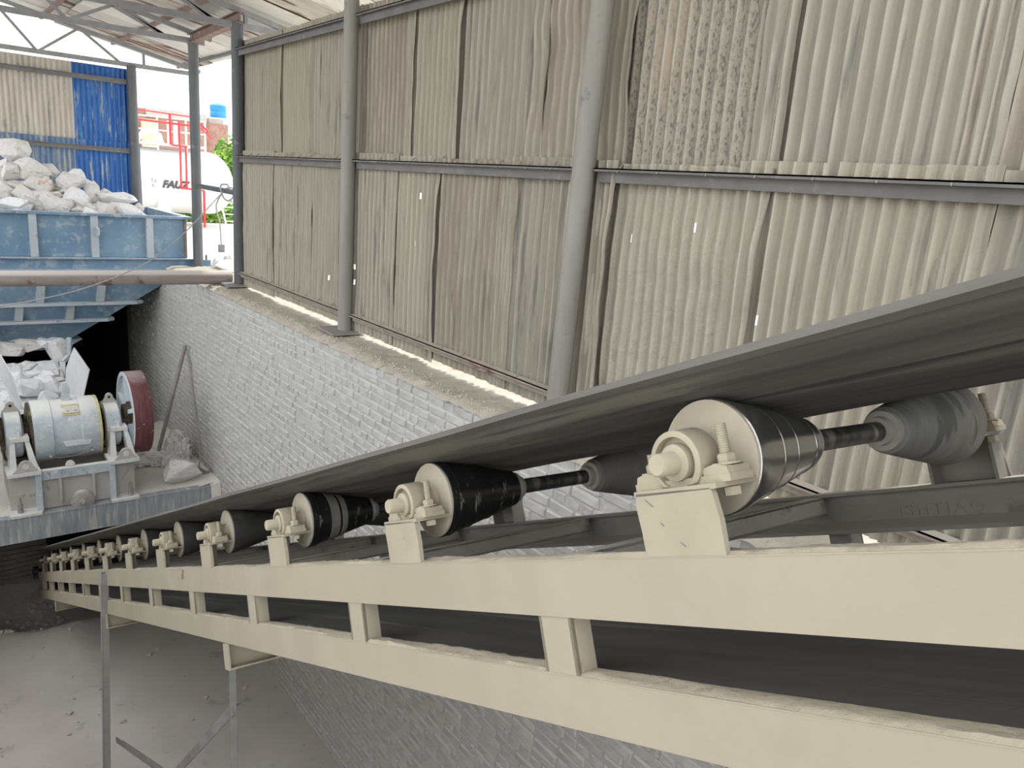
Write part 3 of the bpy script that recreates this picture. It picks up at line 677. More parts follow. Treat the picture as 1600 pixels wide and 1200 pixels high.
def repl(o, m):
    key = (o.data.name, m)
    if key not in swaps:
        me = o.data.copy(); me.materials[0] = MATS[m]; swaps[key] = me
    o.data = swaps[key]
for k, o in enumerate(idlers):
    o.matrix_world = CM @ Matrix.Translation((0, DK[k]*A, 0)); o['label'] = labels[k]
    cones = sorted([c for c in o.children if c.name.startswith('cone')], key=lambda c: c.data.vertices[0].co.x)
    near, far = cones
    if k == 0: cm = ('cone_steel', 'cone_steel_far')
    elif k in (1, 2): cm = ('cone_rubber', 'cone_grey')
    else: cm = ('cone_dark', 'cone_dark')
    repl(near, cm[0]); repl(far, cm[1])
    if k in (0, 1, 2):
        for q, (fq, w) in enumerate({0: ((.32, .0025), (.55, .002), (.9, .004)), 1: ((.07, .003), (.33, .003), (.60, .003)), 2: ((.08, .003), (.34, .020), (.50, .012))}[k]):
            h = .012+.262*fq; r = .107-.053*fq**1.05
            hw = w; m = {0: 'cone_steel', 1: 'cone_rubber', 2: 'cone_grey' if q else 'cone_rubber'}[k]
            rz = .0007 if k == 0 else .0018
            bd = CB().lathe((.113+h-hw, 0, AXT), (1, 0, 0), [(r+.053*(hw/.262), 0), (r+.053*(hw/.262)+rz, .0006), (r-.053*(hw/.262)+rz, 2*hw-.0006), (r-.053*(hw/.262), 2*hw)], 56, False).build('ring_band', m, near)
# supporting trestle under the frame: two visible legs with cross braces
lg = thing('support_trestle', (.9, 4.4, FZ), 'grey angle-iron trestle of two legs with cross braces holding up the conveyor', 'trestle')
def hollow(p0, p1, w, t, name, m):
    p0 = Vector(p0); p1 = Vector(p1); d = (p1-p0).normalized(); a = d.cross(Vector((0, 1, 0))).normalized(); b = a.cross(d)
    s = MB()
    for sg in (-1, 1):
        s.bar(p0+a*sg*(w/2-t/2), p1+a*sg*(w/2-t/2), t, w, b); s.bar(p0+b*sg*(w/2-t/2), p1+b*sg*(w/2-t/2), w, t, b)
    return s.build(name, m, lg)
hollow((.928, 5.90, -3.0), (.82, 5.90, FZ-.1), .050, .006, 'leg', 'leg_steel')
MB().angle((.950, 3.05, -2.12), (.96, 3.07, FZ-.1), .028, .006).build('leg', 'leg_dark', lg)
MB().angle((.945, 5.9, -4.50), (.955, 3.08, -3.0), .045, .006, (1, 0, 0)).build('brace', 'leg_dark', lg)
MB().angle((.955, 3.06, -2.34), (.94, 5.9, -5.35), .045, .006, (1, 0, 0)).build('brace', 'leg_dark', lg)
MB().box((.945, 3.02, -2.13), (1.0, 3.10, -2.07)).build('head_bracket', 'rail_paint', lg)
# ------------------------------------------------------------------ stone hopper
HY = 12.32
hp = thing('stone_hopper', (1.2, HY, GZ), 'blue steel stone hopper with ribbed sides, heaped with white rocks', 'hopper')
RZ, BZ = -.775, -1.35
s = MB(); s.box((-1.0, HY, BZ), (3.29, HY+.015, RZ)); s.box((3.275, HY, BZ), (3.29, 14.6, RZ)); s.box((-1.0, HY, BZ), (-.985, 14.6, RZ)); s.box((-1.0, 14.585, BZ), (3.29, 14.6, RZ)); s.build('side_plates', 'hopper_blue', hp)
s = MB(); s.box((-1.05, HY-.09, RZ), (3.37, HY+.02, RZ+.035)); s.box((3.27, HY, RZ), (3.37, 14.65, RZ+.035)); s.box((-1.05, 14.58, RZ), (3.37, 14.65, RZ+.035)); s.build('rim', 'hopper_blue', hp)
for x in (-.14, .59, 1.32, 2.06, 2.78):
    MB().box((x-.045, HY-.075, BZ), (x+.045, HY, RZ)).build('rib', 'hopper_pale', hp)
MB().box((3.265, HY-.06, BZ), (3.295, HY, RZ)).build('rib', 'purlin_brown', hp)
s = MB(); s.box((-1.2, HY-.12, -1.53), (3.42, HY+.1, -1.515)); s.box((-1.2, HY-.12, -1.372), (3.42, HY+.1, -1.357)); s.box((-1.2, HY-.05, -1.53), (3.42, HY-.035, -1.36)); s.box((-1.2, 14.5, -1.53), (3.42, 14.7, -1.36)); s.build('base_beam', 'hopper_blue', hp)
s = MB(); s.box((3.40, HY-.12, -1.50), (3.62, HY-.10, -1.37)); s.box((3.40, HY-.14, -1.50), (3.62, HY+.1, -1.485)); s.build('end_plate', 'hopper_blue', hp)
for x in (3.50, 3.57):
    MB().tube((x, HY-.06, -1.45), (x, HY-.06, -1.30), .014, 8).build('bolt', 'post_dark', hp)
MB().path([(2.08, HY-.09, -.93), (2.10, HY-.12, -.96), (2.10, HY-.12, -1.03), (2.08, HY-.09, -1.05)], .018, 8).build('hook', 'hopper_pale', hp)
# tapering lower part
def fy(z): return HY+.02+.50*(-1.55-z)
def rx(z): return 3.02-1.42*(-1.74-z)
L0 = -1.0
zt, zl = -1.55, -2.66
MB().hexa([(1.2-1.0, fy(zl), zl), (rx(zl), fy(zl), zl), (rx(zl)-.1, 14.0, zl), (.2, 14.0, zl), (-1, fy(zt), zt), (rx(zt), fy(zt), zt), (rx(zt), 14.55, zt), (-1, 14.55, zt)]).build('lower_pyramid', 'hopper_blue', hp)
for zz in (-2.04, -2.31):
    x1 = rx(zz)+.12
    MB().prism([(-.6, fy(zz)-.13, zz+.015), (x1-.1, fy(zz)-.13, zz+.015), (x1, fy(zz)-.04, zz+.015), (x1, fy(zz)+.5, zz+.015), (-.6, fy(zz)+.5, zz+.015)], (0, 0, -.04)).build('flange', 'hopper_pale', hp)
for (xa, z0, z1) in ((.68, -2.02, -1.75), (1.36, -2.02, -1.74), (2.12, -2.02, -1.74), (.42, -2.29, -2.06), (1.10, -2.29, -2.06), (1.73, -2.29, -2.06), (.05, -2.02, -1.74), (-.1, -2.29, -2.06)):
    MB().hexa([(xa-.05, fy(z0)-.10, z0), (xa+.05, fy(z0)-.10, z0), (xa+.05, fy(z0)+.05, z0), (xa-.05, fy(z0)+.05, z0), (xa-.03, fy(z1)-.07, z1), (xa+.07, fy(z1)-.07, z1), (xa+.07, fy(z1)+.05, z1), (xa-.03, fy(z1)+.05, z1)]).build('rib', 'hopper_pale', hp)
s = MB(); s.box((.45, fy(zl)-.06, zl-.11), (1.52, fy(zl)-.02, zl+.02)); s.build('outlet_lip', 'hopper_blue', hp)
MB().hexa([(1.50, fy(zl)-.05, zl-.22), (1.68, fy(zl)+.1, zl-.14), (1.72, 13.4, zl-.14), (1.55, 13.4, zl-.22), (1.50, fy(zl)-.05, zl), (1.92, fy(zl)-.02, zl+.02), (1.9, 13.4, zl), (1.5, 13.4, zl)]).build('outlet_side', 'hopper_blue', hp)

pp = thing('steel_pipe', (1.5, 10.12, GZ), 'thick rusty steel pipe lying across the pit below the blue hopper', 'pipe')
MB().tube((-5.2, 10.12, GZ+.095), (3.25, 10.12, GZ+.095), .089, 28).build('tube', 'pipe_rusty', pp)

# ------------------------------------------------------------------ rocks
def rock_mesh(sx, sy, sz, seed, m='marble', n=16):
    rnd = random.Random(seed); bm = bmesh.new()
    for _ in range(n):
        v = Vector((rnd.gauss(0, 1), rnd.gauss(0, 1), rnd.gauss(0, 1))).normalized()*rnd.uniform(.82, 1.2)
        bm.verts.new((v.x*sx, v.y*sy, v.z*sz))
    r = bmesh.ops.convex_hull(bm, input=bm.verts)
    bmesh.ops.delete(bm, geom=list({g for g in r['geom_interior'] if isinstance(g, bmesh.types.BMVert)}), context='VERTS')
    try: bmesh.ops.bevel(bm, geom=bm.edges[:], offset=.035*min(sx, sz), segments=1, affect='EDGES', profile=.6)
    except Exception: pass
    bmesh.ops.recalc_face_normals(bm, faces=bm.faces)
    me = bpy.data.meshes.new('rock'); bm.to_mesh(me); bm.free(); me.materials.append(MATS[m]); return me
def rock(px, py, w, h, Y, seed, label, m='marble', rot=None, group='white rocks heaped in the hopper', ext=1.12):
    c = atY(px, py, Y); dp = c.dot(CF); sx = w/2*dp/FOC*ext*1.10; sz = h/2*dp/FOC*ext*1.06
    o = bpy.data.objects.new('rock', rock_mesh(sx, (sx+sz)*.5, sz, seed, m)); COL.objects.link(o); o.location = c
    o.rotation_euler = (0, R(rot or 0), R(-12)); tag(o, label, 'rock', group); return o
RK = [
 (21, 233, 40, 34, 13.2, 'tilted blocky rock at the very top of the hopper heap', 'marble', 28),
 (47, 268, 46, 38, 12.95, 'largest smooth rock, just below the topmost block of the heap', 'marble', 14),
 (3, 262, 18, 34, 13.0, 'rock cut by the picture edge below the topmost block', 'marble', 0),
 (19, 271, 24, 38, 12.9, 'upright veined rock left of the largest smooth rock', 'marble', 8),
 (59, 289, 39, 27, 12.75, 'triangular rock with a tan underside below the largest smooth rock', 'marble_stained', 4),
 (78, 270, 25, 24, 13.1, 'plain rounded rock against the blue sheets, right of the largest rock', 'marble', 30),
 (119, 274, 33, 20, 13.0, 'white rounded rock highest on the right half of the heap', 'marble_white', 6),
 (113, 286, 45, 25, 12.85, 'long creased rock under the high white rounded one', 'marble', 12),
 (136, 287, 21, 14, 12.95, 'small slab leaning right of the long creased rock', 'marble', 20),
 (145, 303, 24, 33, 12.8, 'upright egg-shaped rock tilted right, mid heap', 'marble', 28),
 (119, 310, 36, 27, 12.65, 'broad grey-white rock left of the upright egg-shaped one', 'marble_white', 12),
 (67, 308, 38, 16, 12.6, 'flat rock under the triangular tan-bottomed rock', 'marble', 8),
 (89, 323, 50, 29, 12.5, 'large wedge-shaped rock resting on the rim at mid hopper', 'marble', 18),
 (106, 318, 20, 26, 12.6, 'narrow leaning slab beside the large wedge-shaped rock', 'marble', 38),
 (20, 319, 42, 23, 12.5, 'broad mottled rock at the rim near the picture edge', 'marble_white', -12),
 (7, 297, 26, 32, 12.7, 'smooth slanting rock at the picture edge, mid height', 'marble', 36),
 (28, 294, 25, 14, 12.75, 'pinkish slab wedged below the upright veined rock', 'marble_stained', 16),
 (38, 306, 38, 24, 12.6, 'flat slanting rock above the orange-tinted stone', 'marble', 26),
 (48, 321, 17, 16, 12.5, 'small stone with an orange stain near the rim', 'marble_stained', 0),
 (36, 326, 28, 13, 12.45, 'low pale stone on the rim in front of the orange one', 'marble_white', -14),
 (60, 321, 19, 15, 12.5, 'small grey stone between the orange one and the large wedge', 'marble', 10),
 (143, 321, 21, 14, 12.55, 'small block under the upright egg-shaped rock', 'marble', 4),
 (144, 331, 24, 15, 12.45, 'pale triangular stone on the rim below the small block', 'marble_white', 8),
 (172, 329, 40, 23, 12.5, 'white rock with a bold orange stain at the rim', 'marble_stained', 24),
 (184, 311, 47, 23, 12.7, 'big squarish slab at the low right of the heap', 'marble_white', 4),
 (201, 331, 42, 22, 12.5, 'long pale rock at the hopper rim, lowest on the right', 'marble_white', 22),
 (165, 300, 17, 11, 12.8, 'small grey stone perched left of the big squarish slab', 'marble', -12),
 (158, 306, 12, 12, 12.75, 'tiny pale stone beside the perched grey stone', 'marble', 0),
 (123, 330, 20, 12, 12.5, 'small cracked stones cluster at the rim right of the wedge', 'marble', 10),
 (87, 303, 17, 11, 12.7, 'knobbly small stone in the middle of the heap', 'marble', 14),
 (86, 291, 22, 17, 12.9, 'bluish shaded rock behind the long creased one', 'marble', 20),
 (216, 324, 15, 13, 12.7, 'small grey rock at the far right end of the heap', 'marble', 0),
 (71, 282, 13, 13, 12.85, 'small white stone right of the triangular rock', 'marble_white', 12),
 (99, 300, 14, 11, 12.75, 'small dark-shaded stone left of the broad grey-white rock', 'marble', 0)]
RK[28] = (*RK[28][:5], 'small cracked stone at the rim right of the large wedge', *RK[28][6:])
for k, r in enumerate(RK): rock(*r[:5], 100+k, r[5], r[6], r[7])
# the buried body of the heap
bed = MB(); rr2 = random.Random(77)
def heap(u, v):
    x = -.95+4.2*u; y = HY+.05+2.2*v
    top = -.95+max(0, 1.05-.33*max(0, x))*min(1, v*2.2)*(1-.25*v)
    return (x, y, top+.06*nz(x*5, y*5)+.03*nz(x*12, y*12))
bed.grid(heap, 60, 34, False); bed.build('rock_bed', 'marble', kind='stuff')
for o in [bpy.data.objects['rock_bed']]: tag(o, 'buried mass of broken white stone filling the hopper under the loose rocks', 'stone')

# chute rocks below the hopper
CKG = 'white rocks sliding into the crusher'
CK = [(17, 546, 38, 28, 12.55, 'rock jammed under the hopper outlet at the picture edge', 'marble', 8), (43, 538, 38, 18, 12.6, 'flat rock jammed in the outlet beside the edge one', 'marble', 10),
 (71, 536, 27, 16, 12.6, 'small rock jammed high in the outlet middle', 'marble_white', 16), (88, 549, 30, 40, 12.5, 'long rock hanging lowest from the hopper outlet', 'marble_white', -14),
 (106, 538, 12, 18, 12.55, 'sliver of rock at the outlet right corner', 'marble', 0),
 (31, 588, 24, 30, 11.6, 'upright slab in the chute next to the slanting cheek plate', 'marble_white', 6), (48, 573, 20, 11, 11.9, 'loose slab sticking up at the back of the chute', 'marble', -40),
 (55, 585, 22, 14, 11.7, 'flat rock behind the chute pile, left of centre', 'marble_white', 8), (71, 586, 32, 17, 11.7, 'wide flat rock at the back of the chute pile', 'marble_white', 5),
 (88, 584, 14, 16, 11.7, 'small slanting rock at the back near the outlet post', 'marble', 30), (56, 597, 20, 17, 11.35, 'small pointed rock on the chute pile, left of centre', 'marble_white', 18),
 (73, 602, 35, 26, 11.25, 'biggest rock in the middle of the chute pile', 'marble_white', 14), (44, 608, 32, 32, 11.15, 'large veined rock low on the left of the chute pile', 'marble_white', 24),
 (99, 608, 30, 19, 11.2, 'grey-white rock beside the right cheek plate', 'marble', 10), (72, 622, 34, 22, 10.95, 'wide rock just above the crusher drum', 'marble_white', 4),
 (107, 621, 20, 14, 11.0, 'small rock low by the right cheek plate above the drum', 'marble_white', 0), (92, 595, 20, 9, 11.4, 'thin slab lying flat right of centre in the chute', 'marble', 4),
 (28, 608, 14, 26, 11.2, 'narrow rock squeezed against the left cheek plate', 'marble', 14)]
for k, r in enumerate(CK): rock(*r[:5], 300+k, r[5], r[6], r[7], CKG)
cb = MB(); cb.grid(lambda u, v: (.55+.95*u, 10.75+1.6*v, -3.12+.30*v+.04*nz(u*9, v*9)), 20, 24, False)
tag(cb.build('chute_rubble', 'marble_white', kind='stuff'), 'fine white stone rubble under the rocks in the crusher chute', 'stone')

# ------------------------------------------------------------------ platform and crusher
PZ = -4.04; PY = 9.74
pf = thing('platform', (1, PY, PZ), kind='structure')
MB().grid(lambda u, v: (-4.98+7.92*u, PY+.03+2.9*v, PZ-.012+.012*nz(u*28, v*12)+(.06*max(0, u-.955)/.045 if u > .955 else 0)), 90, 30).build('deck', 'platform_dust', pf)
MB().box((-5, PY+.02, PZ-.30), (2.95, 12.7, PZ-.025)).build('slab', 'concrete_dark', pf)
s = MB(); s.box((-5, PY-.01, PZ-.295), (2.93, PY+.01, PZ)); s.box((-5, PY-.015, PZ-.012), (2.93, PY+.1, PZ+.004)); s.box((-5, PY-.015, PZ-.305), (2.93, PY+.1, PZ-.29)); s.build('edge_channel', 'platform_steel', pf)
MB().hexa([(2.84, PY-.03, PZ-.31), (2.955, PY-.03, PZ-.31), (2.955, PY+.3, PZ-.31), (2.84, PY+.3, PZ-.31), (2.83, PY-.025, PZ+.02), (2.955, PY-.03, PZ+.05), (2.955, PY+.3, PZ+.06), (2.83, PY+.3, PZ+.02)]).build('concrete_end', 'platform_dust', pf)
s = MB(); s.box((2.25, PY+.05, PZ-.36), (2.8, PY+.5, PZ-.31)); s.build('packing', 'wall_cap', pf)
# dark chute under the platform
ch = MB(); ch.hexa([(1.25, 11.2, FZ-.1), (1.9, 11.2, FZ-.1), (1.9, 11.9, FZ-.1), (1.25, 11.9, FZ-.1), (.95, 11.0, PZ-.3), (2.3, 11.0, PZ-.3), (2.3, 12.1, PZ-.3), (.95, 12.1, PZ-.3)])
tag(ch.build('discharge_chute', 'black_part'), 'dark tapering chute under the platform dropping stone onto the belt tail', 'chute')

cr = thing('jaw_crusher', (1.3, 10.3, PZ), 'pale dusty jaw crusher with a round drum, white rocks feeding it, on the platform', 'crusher')
DY, DZ = 10.34, -3.215
# drum
ps = [(.33, 0), (.355, .015), (.355, .05), (.372, .052)]
MB().lathe((.93, DY, DZ), (1, 0, 0), [(.345, 0), (.368, .012), (.372, .06), (.372, .20), (.360, .205), (.360, .50), (.374, .505), (.374, .67), (.36, .70), (.345, .705)], 56).build('drum', 'machine_paint', cr)
MB().lathe((1.615, DY, DZ), (1, 0, 0), [(.366, 0), (.375, .004), (.375, .03), (.33, .036)], 48).build('grease_ring', 'grease_yellow', cr)
MB().lathe((.90, DY, DZ), (1, 0, 0), [(.30, 0), (.352, .01), (.352, .03)], 48).build('grease_ring', 'oily_and_shade', cr)
MB().lathe((.55, DY, DZ), (1, 0, 0), [(.12, 0), (.12, 1.5)], 28).build('shaft', 'oily_and_shade', cr)
MB().hexa([(1.24, DY-.395, DZ-.11), (1.50, DY-.395, DZ-.11), (1.50, DY-.30, DZ-.11), (1.24, DY-.30, DZ-.11), (1.22, DY-.372, DZ-.06), (1.52, DY-.372, DZ-.06), (1.52, DY-.28, DZ-.06), (1.22, DY-.28, DZ-.06)]).build('drum_step', 'machine_paint', cr)
def on_drum(x, ang, r=.372): return Vector((x, DY-math.cos(ang)*r, DZ+math.sin(ang)*r))
def drum_plate(x0, x1, a0, a1, r, th, name, m, par):
    s = MB(); q = []
    for rr_ in (r, r+th):
        q += [on_drum(x0, a0, rr_), on_drum(x1, a0, rr_), on_drum(x1, a1, rr_), on_drum(x0, a1, rr_)]
    s.hexa(q); return s.build(name, m, par)
drum_plate(1.24, 1.44, R(40), R(66), .352, .016, 'plate_surround', 'grease_yellow', cr)
npl = drum_plate(1.265, 1.415, R(44), R(60), .366, .010, 'name_plate', 'plate_cream', cr)
for x in (1.30, 1.38):
    p = on_drum(x, R(50), .374); MB().lathe(p, p-Vector((p.x, DY, DZ)), [(.014, 0), (.014, .008)], 10).build('bolt', 'machine_dusty', cr)
lug = MB(); lug.prism([(1.27, DY-.05, DZ+.34), (1.36, DY-.05, DZ+.34), (1.37, DY-.02, DZ+.5), (1.345, DY, DZ+.57), (1.305, DY, DZ+.57), (1.28, DY-.02, DZ+.5)], (0, .04, 0)); lug.build('lifting_plate', 'machine_paint', cr)
wire = MB(); wire.path([on_drum(1.10, R(-42), .385), on_drum(1.2, R(-47), .39), on_drum(1.35, R(-46), .39), on_drum(1.52, R(-36), .385)], .006); wire.build('wire', 'leg_steel', cr)
for x, a in ((1.09, -41), (1.53, -36)):
    p = on_drum(x, R(a), .37); MB().lathe(p, p-Vector((p.x, DY, DZ)), [(.022, 0), (.018, .03)], 10).build('bolt', 'machine_dusty', cr)
# bearing housings with brackets
def housing(x0, x1):
    h = MB().lathe((x0, DY, DZ), (1, 0, 0), [(.24, 0), (.285, .01), (.285, x1-x0-.03), (.26, x1-x0-.01), (.20, x1-x0)], 40).build('bearing_housing', 'machine_paint', cr)
    MB().lathe((x0-.02, DY, DZ), (1, 0, 0), [(.16, 0), (.21, .02), (.21, .03)], 30).build('grease_seal', 'oily_and_shade', h)
    xm = (x0+x1)/2
    s = MB(); arc = []
    for i in range(13):
        a = math.pi*i/12; arc.append((xm-.01+.045*math.cos(a), DY-.05, DZ+.35+.055*math.sin(a)))
    arc = [(xm+.085, DY-.05, DZ+.27)] + arc + [(xm-.105, DY-.05, DZ+.27)]
    s.prism(arc, (0, .025, 0)); lu = s.build('lifting_lug', 'machine_dusty', h)
    MB().lathe((xm-.01, DY-.057, DZ+.355), (0, 1, 0), [(.016, 0), (.016, .006)], 14).build('hole', 'black_part', cr)
    # stepped side bracket
    s = MB()
    s.box((x0+.03, DY-.37, DZ+.0), (x1+.03, DY-.2, DZ+.045))
    s.build('bracket_cap', 'machine_white', cr)
    s = MB(); xc = x1-.03
    MB().lathe(((x0+x1)/2+.03, DY-.32, DZ+.045), (0, 0, 1), [(.026, 0), (.026, .02), (.016, .02), (.016, .05), (.012, .055)], 8).build('bolt', 'machine_white', cr)
    zb = -3.52
    MB().hexa([(x0-.0, DY-.44, zb), (x0+.07, DY-.44, zb), (x0+.07, DY-.2, zb), (x0-.0, DY-.2, zb), (x0+.03, DY-.35, DZ), (x0+.075, DY-.35, DZ), (x0+.075, DY-.2, DZ), (x0+.03, DY-.2, DZ)]).build('bracket_leg', 'machine_white', cr)
    MB().hexa([(x1+.02, DY-.46, zb), (x1+.09, DY-.46, zb), (x1+.09, DY-.2, zb), (x1+.02, DY-.2, zb), (x1-.015, DY-.35, DZ), (x1+.03, DY-.35, DZ), (x1+.03, DY-.2, DZ), (x1-.015, DY-.2, DZ)]).build('bracket_leg', 'machine_white', cr)
    MB().box((x0-.02, DY-.04, zb), (x1+.06, DY+.35, DZ+.02)).build('bracket_body', 'oily_and_shade', cr)  # dark colour painted in for the shade of the cavity between the legs
housing(1.70, 1.89); housing(.66, .85)
# body box with flange, posts, ribs and feet
BY = 9.865
s = MB(); s.box((.92, BY, -4.03), (1.75, BY+.03, -3.58)); s.box((.66, BY+.12, PZ), (.70, 10.9, -3.54)); s.box((1.90, BY+.12, PZ), (1.94, 10.9, -3.54)); s.box((.7, 10.86, PZ), (1.94, 10.9, -3.3)); s.build('body_box', 'machine_dusty', cr)
MB().hexa([(.93, BY-.05, -3.66), (1.72, BY-.05, -3.66), (1.72, BY, -3.66), (.93, BY, -3.66), (.93, BY-.06, -3.545), (1.72, BY-.06, -3.545), (1.72, BY+.02, -3.545), (.93, BY+.02, -3.545)]).build('top_band', 'machine_paint', cr)
for x0, x1 in ((.62, .95), (1.66, 1.99)):
    MB().prism([(x0, BY-.13, -3.555), (x1, BY-.13, -3.555), (x1, BY+.2, -3.555), (x0, BY+.2, -3.555)], (0, 0, .04)).build('top_flange', 'machine_white', cr)
    MB().prism([(x0, BY-.15, PZ+.0), (x1-.02, BY-.15, PZ+.0), (x1-.02, BY+.2, PZ+.0), (x0, BY+.2, PZ+.0)], (0, 0, .03)).build('foot_plate', 'machine_white', cr)
    a = x1-.06 if x0 < 1 else x0
    MB().box((a, BY-.10, PZ+.02), (a+.06, BY+.02, -3.55)).build('corner_post', 'machine_paint', cr)
    xb = (x0+x1)/2-.06 if x0 < 1 else (x0+x1)/2+.06
    s = MB(); s.lathe((xb, BY-.06, PZ+.03), (0, 0, 1), [(.03, 0), (.03, .035), (.02, .035), (.02, .06), (.028, .06), (.028, .09), (.015, .09), (.015, .18)], 10); s.build('anchor_bolt', 'leg_steel', cr)
    b0 = x0+.02 if x0 < 1 else x1-.06
    MB().prism([(x0+.03 if x0 < 1 else x1-.03, BY+.02, -3.56), (x0+.30 if x0 < 1 else x1-.30, BY+.02, -3.56), (x0+.30 if x0 < 1 else x1-.30, BY+.02, -4.0)], (0, .02, 0)).build('gusset', 'machine_dusty', cr)
    MB().box((x0+.02, BY+.04, PZ+.02), (x1-.03, BY+.07, -3.55)).build('end_wall', 'machine_dusty', cr)
    xm = (x0+x1)/2+.02; arc = [(xm-.13, BY-.12, -3.515)]
    for i in range(11):
        a_ = math.pi*(1-i/10); arc.append((xm+.07*math.cos(a_), BY-.12, -3.44+.07*math.sin(a_)))
    arc.append((xm+.13, BY-.12, -3.515))
    MB().prism(arc, (0, .02, 0)).build('lifting_lug', 'machine_dusty', cr)
    MB().lathe((xm, BY-.125, -3.44), (0, 1, 0), [(.035, 0), (.035, .006)], 18).build('hole', 'machine_white', cr)
for x in (1.14, 1.49):
    MB().box((x-.016, BY-.05, -3.96), (x+.016, BY, -3.66)).build('rib', 'machine_dusty', cr)
s = MB(); s.lathe((1.36, BY-.0, -3.955), (-.05, -1, -.12), [(.10, 0), (.10, .10)], 30); s.build('nut_housing', 'machine_dusty', cr)
s = MB(); s.lathe((1.353, BY-.10, -3.967), (-.05, -1, -.12), [(.118, 0), (.125, .006), (.125, .028), (.115, .034)], 36); s.lathe((1.35, BY-.13, -3.97), (-.05, -1, -.12), [(.04, 0), (.036, .02), (.02, .02), (.02, .06)], 6); s.build('round_nut', 'nut_brown', cr)
sm = [(1.26+.05*math.cos(math.pi*i/10), BY-.02, -3.53+.06*math.sin(math.pi*i/10)) for i in range(11)]
MB().prism(sm, (0, .02, 0)).build('lifting_lug', 'machine_white', cr)
# flywheels
def flywheel(x0, x1, zc=-3.10, r=.525):
    f = MB(); w = x1-x0
    f.lathe((x0, DY, zc), (1, 0, 0), [(r-.055, .02), (r-.05, 0), (r-.004, 0), (r, .006), (r, w-.006), (r-.004, w), (r-.05, w), (r-.055, w-.02), (r-.055, .02)], 72, False)
    fo = f.build('flywheel', 'flywheel_red', cr)
    q = MB(); q.lathe((x0-.004, DY, zc), (1, 0, 0), [(r-.06, .06), (r-.055, .0), (r-.001, .0), (r-.001, .006)], 72, False)
    q.lathe((x0+.05, DY, zc), (1, 0, 0), [(.12, 0), (.30, .0), (r-.05, -.02), (r-.05, .06), (.3, .04), (.12, .04)], 60, False)
    q.build('wheel_face', 'flywheel_face', fo)
    h = MB(); h.lathe((x0-.04, DY, zc), (1, 0, 0), [(.10, 0), (.115, .01), (.115, .05), (.15, .07), (.16, .1)], 30); h.build('hub', 'oily_and_shade', fo)
    for i in range(5):
        a = 2*math.pi*i/5+.3; h = MB(); c, sn = math.cos(a), math.sin(a)
        h.bar((x0+.03, DY+.15*c, zc+.15*sn), (x0+.03, DY+(r-.06)*c, zc+(r-.06)*sn), .05, .07, (1, 0, 0)); h.build('spoke', 'flywheel_face', fo)
flywheel(1.975, 2.19); flywheel(.18, .38)
# feed cheeks
def slab(pts, h, name, m): MB().prism(pts, h).build(name, m, cr)
pl = [atY(*q, Y) for q, Y in (((115, 543), 10.55), ((139, 578), 10.40), ((129, 622), 10.42), ((112, 622), 10.7), ((102, 612), 10.95), ((103, 575), 10.95))]
slab(pl, (.012, .008, 0), 'cheek_plate', 'cheek_plate')
pl = [atY(*q, Y) for q, Y in (((-10, 530), 10.75), ((2, 555), 10.7), ((21, 588), 10.5), ((37, 640), 10.42), ((26, 640), 10.5), ((8, 600), 10.7), ((-12, 560), 10.8))]
slab(pl, (-.012, .008, 0), 'cheek_plate', 'cheek_plate')
op = MB(); a = atY(112, 526, 12.2); b = atY(96, 595, 12.0)
op.bar(atY(109, 527, 12.2), atY(108, 556, 12.15), .05, .05); op.bar(atY(108, 556, 12.15), atY(98, 566, 12.1), .05, .05); op.bar(atY(98, 566, 12.1), atY(98, 590, 12.0), .07, .05)
op.build('chute_frame', 'hopper_pale', cr)

# things lying on the platform
def cloth(name, parts, label, m='sack_cloth'):
    s = MB()
    for (cx, cy, cz, a, b, c, sd) in parts:
        def fn(u, v):
            th = 2*math.pi*u; ph = math.pi*(v-.5); d = Vector((math.cos(th)*math.cos(ph), math.sin(th)*math.cos(ph), math.sin(ph)))
            q = d*2.1; n1 = 1-abs(noise.noise(q*1.3+Vector((sd, 0, 0))))*1.6; n2 = 1-abs(noise.noise(q*3+Vector((0, sd, 0))))*1.8
            k = .70+.26*n1+.20*n2
            return (cx+a*d.x*k, cy+b*d.y*k, max(PZ-.005, cz+c*d.z*k))
        s.grid(fn, 48, 26)
    return tag(s.build(name, m), label, 'sack')
cloth('cloth_sack', [(2.28, 10.98, PZ+.05, .36, .20, .15, 3), (2.52, 10.88, PZ+.06, .22, .16, .14, 11), (2.05, 11.0, PZ+.02, .26, .18, .10, 17)], 'crumpled pale sack spread flat behind the flywheel at the rod foot')
cloth('cloth_sack', [(2.71, 10.84, PZ+.14, .17, .20, .30, 8), (2.60, 10.76, PZ+.05, .16, .14, .12, 23)], 'bunched-up pale sack standing taller against the brick wall')
o = rock(285, 748, 46, 46, 10.03, 900, 'lone broken white rock on the platform corner beside the brick wall', 'marble', 12, 'loose rock on the platform'); del o['group']; o.location.z = PZ+.16
rd = MB(); ra = Vector((2.46, 10.86, PZ+.16)); rbn = Vector((2.90, 11.02, -2.42)); rd.tube(ra, rbn, .026, 12); tag(rd.build('steel_rod', 'rod_steel'), 'long steel rod leaning from the sacks up against the brick wall', 'rod')
rp_ = MB(); rp_.path([rbn+Vector((.0, 0, .01)), rbn+Vector((.02, -.02, -.12)), (2.93, 10.85, -3.0), (2.945, 10.66, -3.55), (2.93, 10.55, -3.78), (2.90, 10.45, -3.95), (2.84, 10.36, PZ+.03), (2.80, 10.22, PZ+.02)], .010)
tag(rp_.build('rope', 'rope'), 'thin rope hanging down the brick wall from the top of the leaning rod', 'rope')
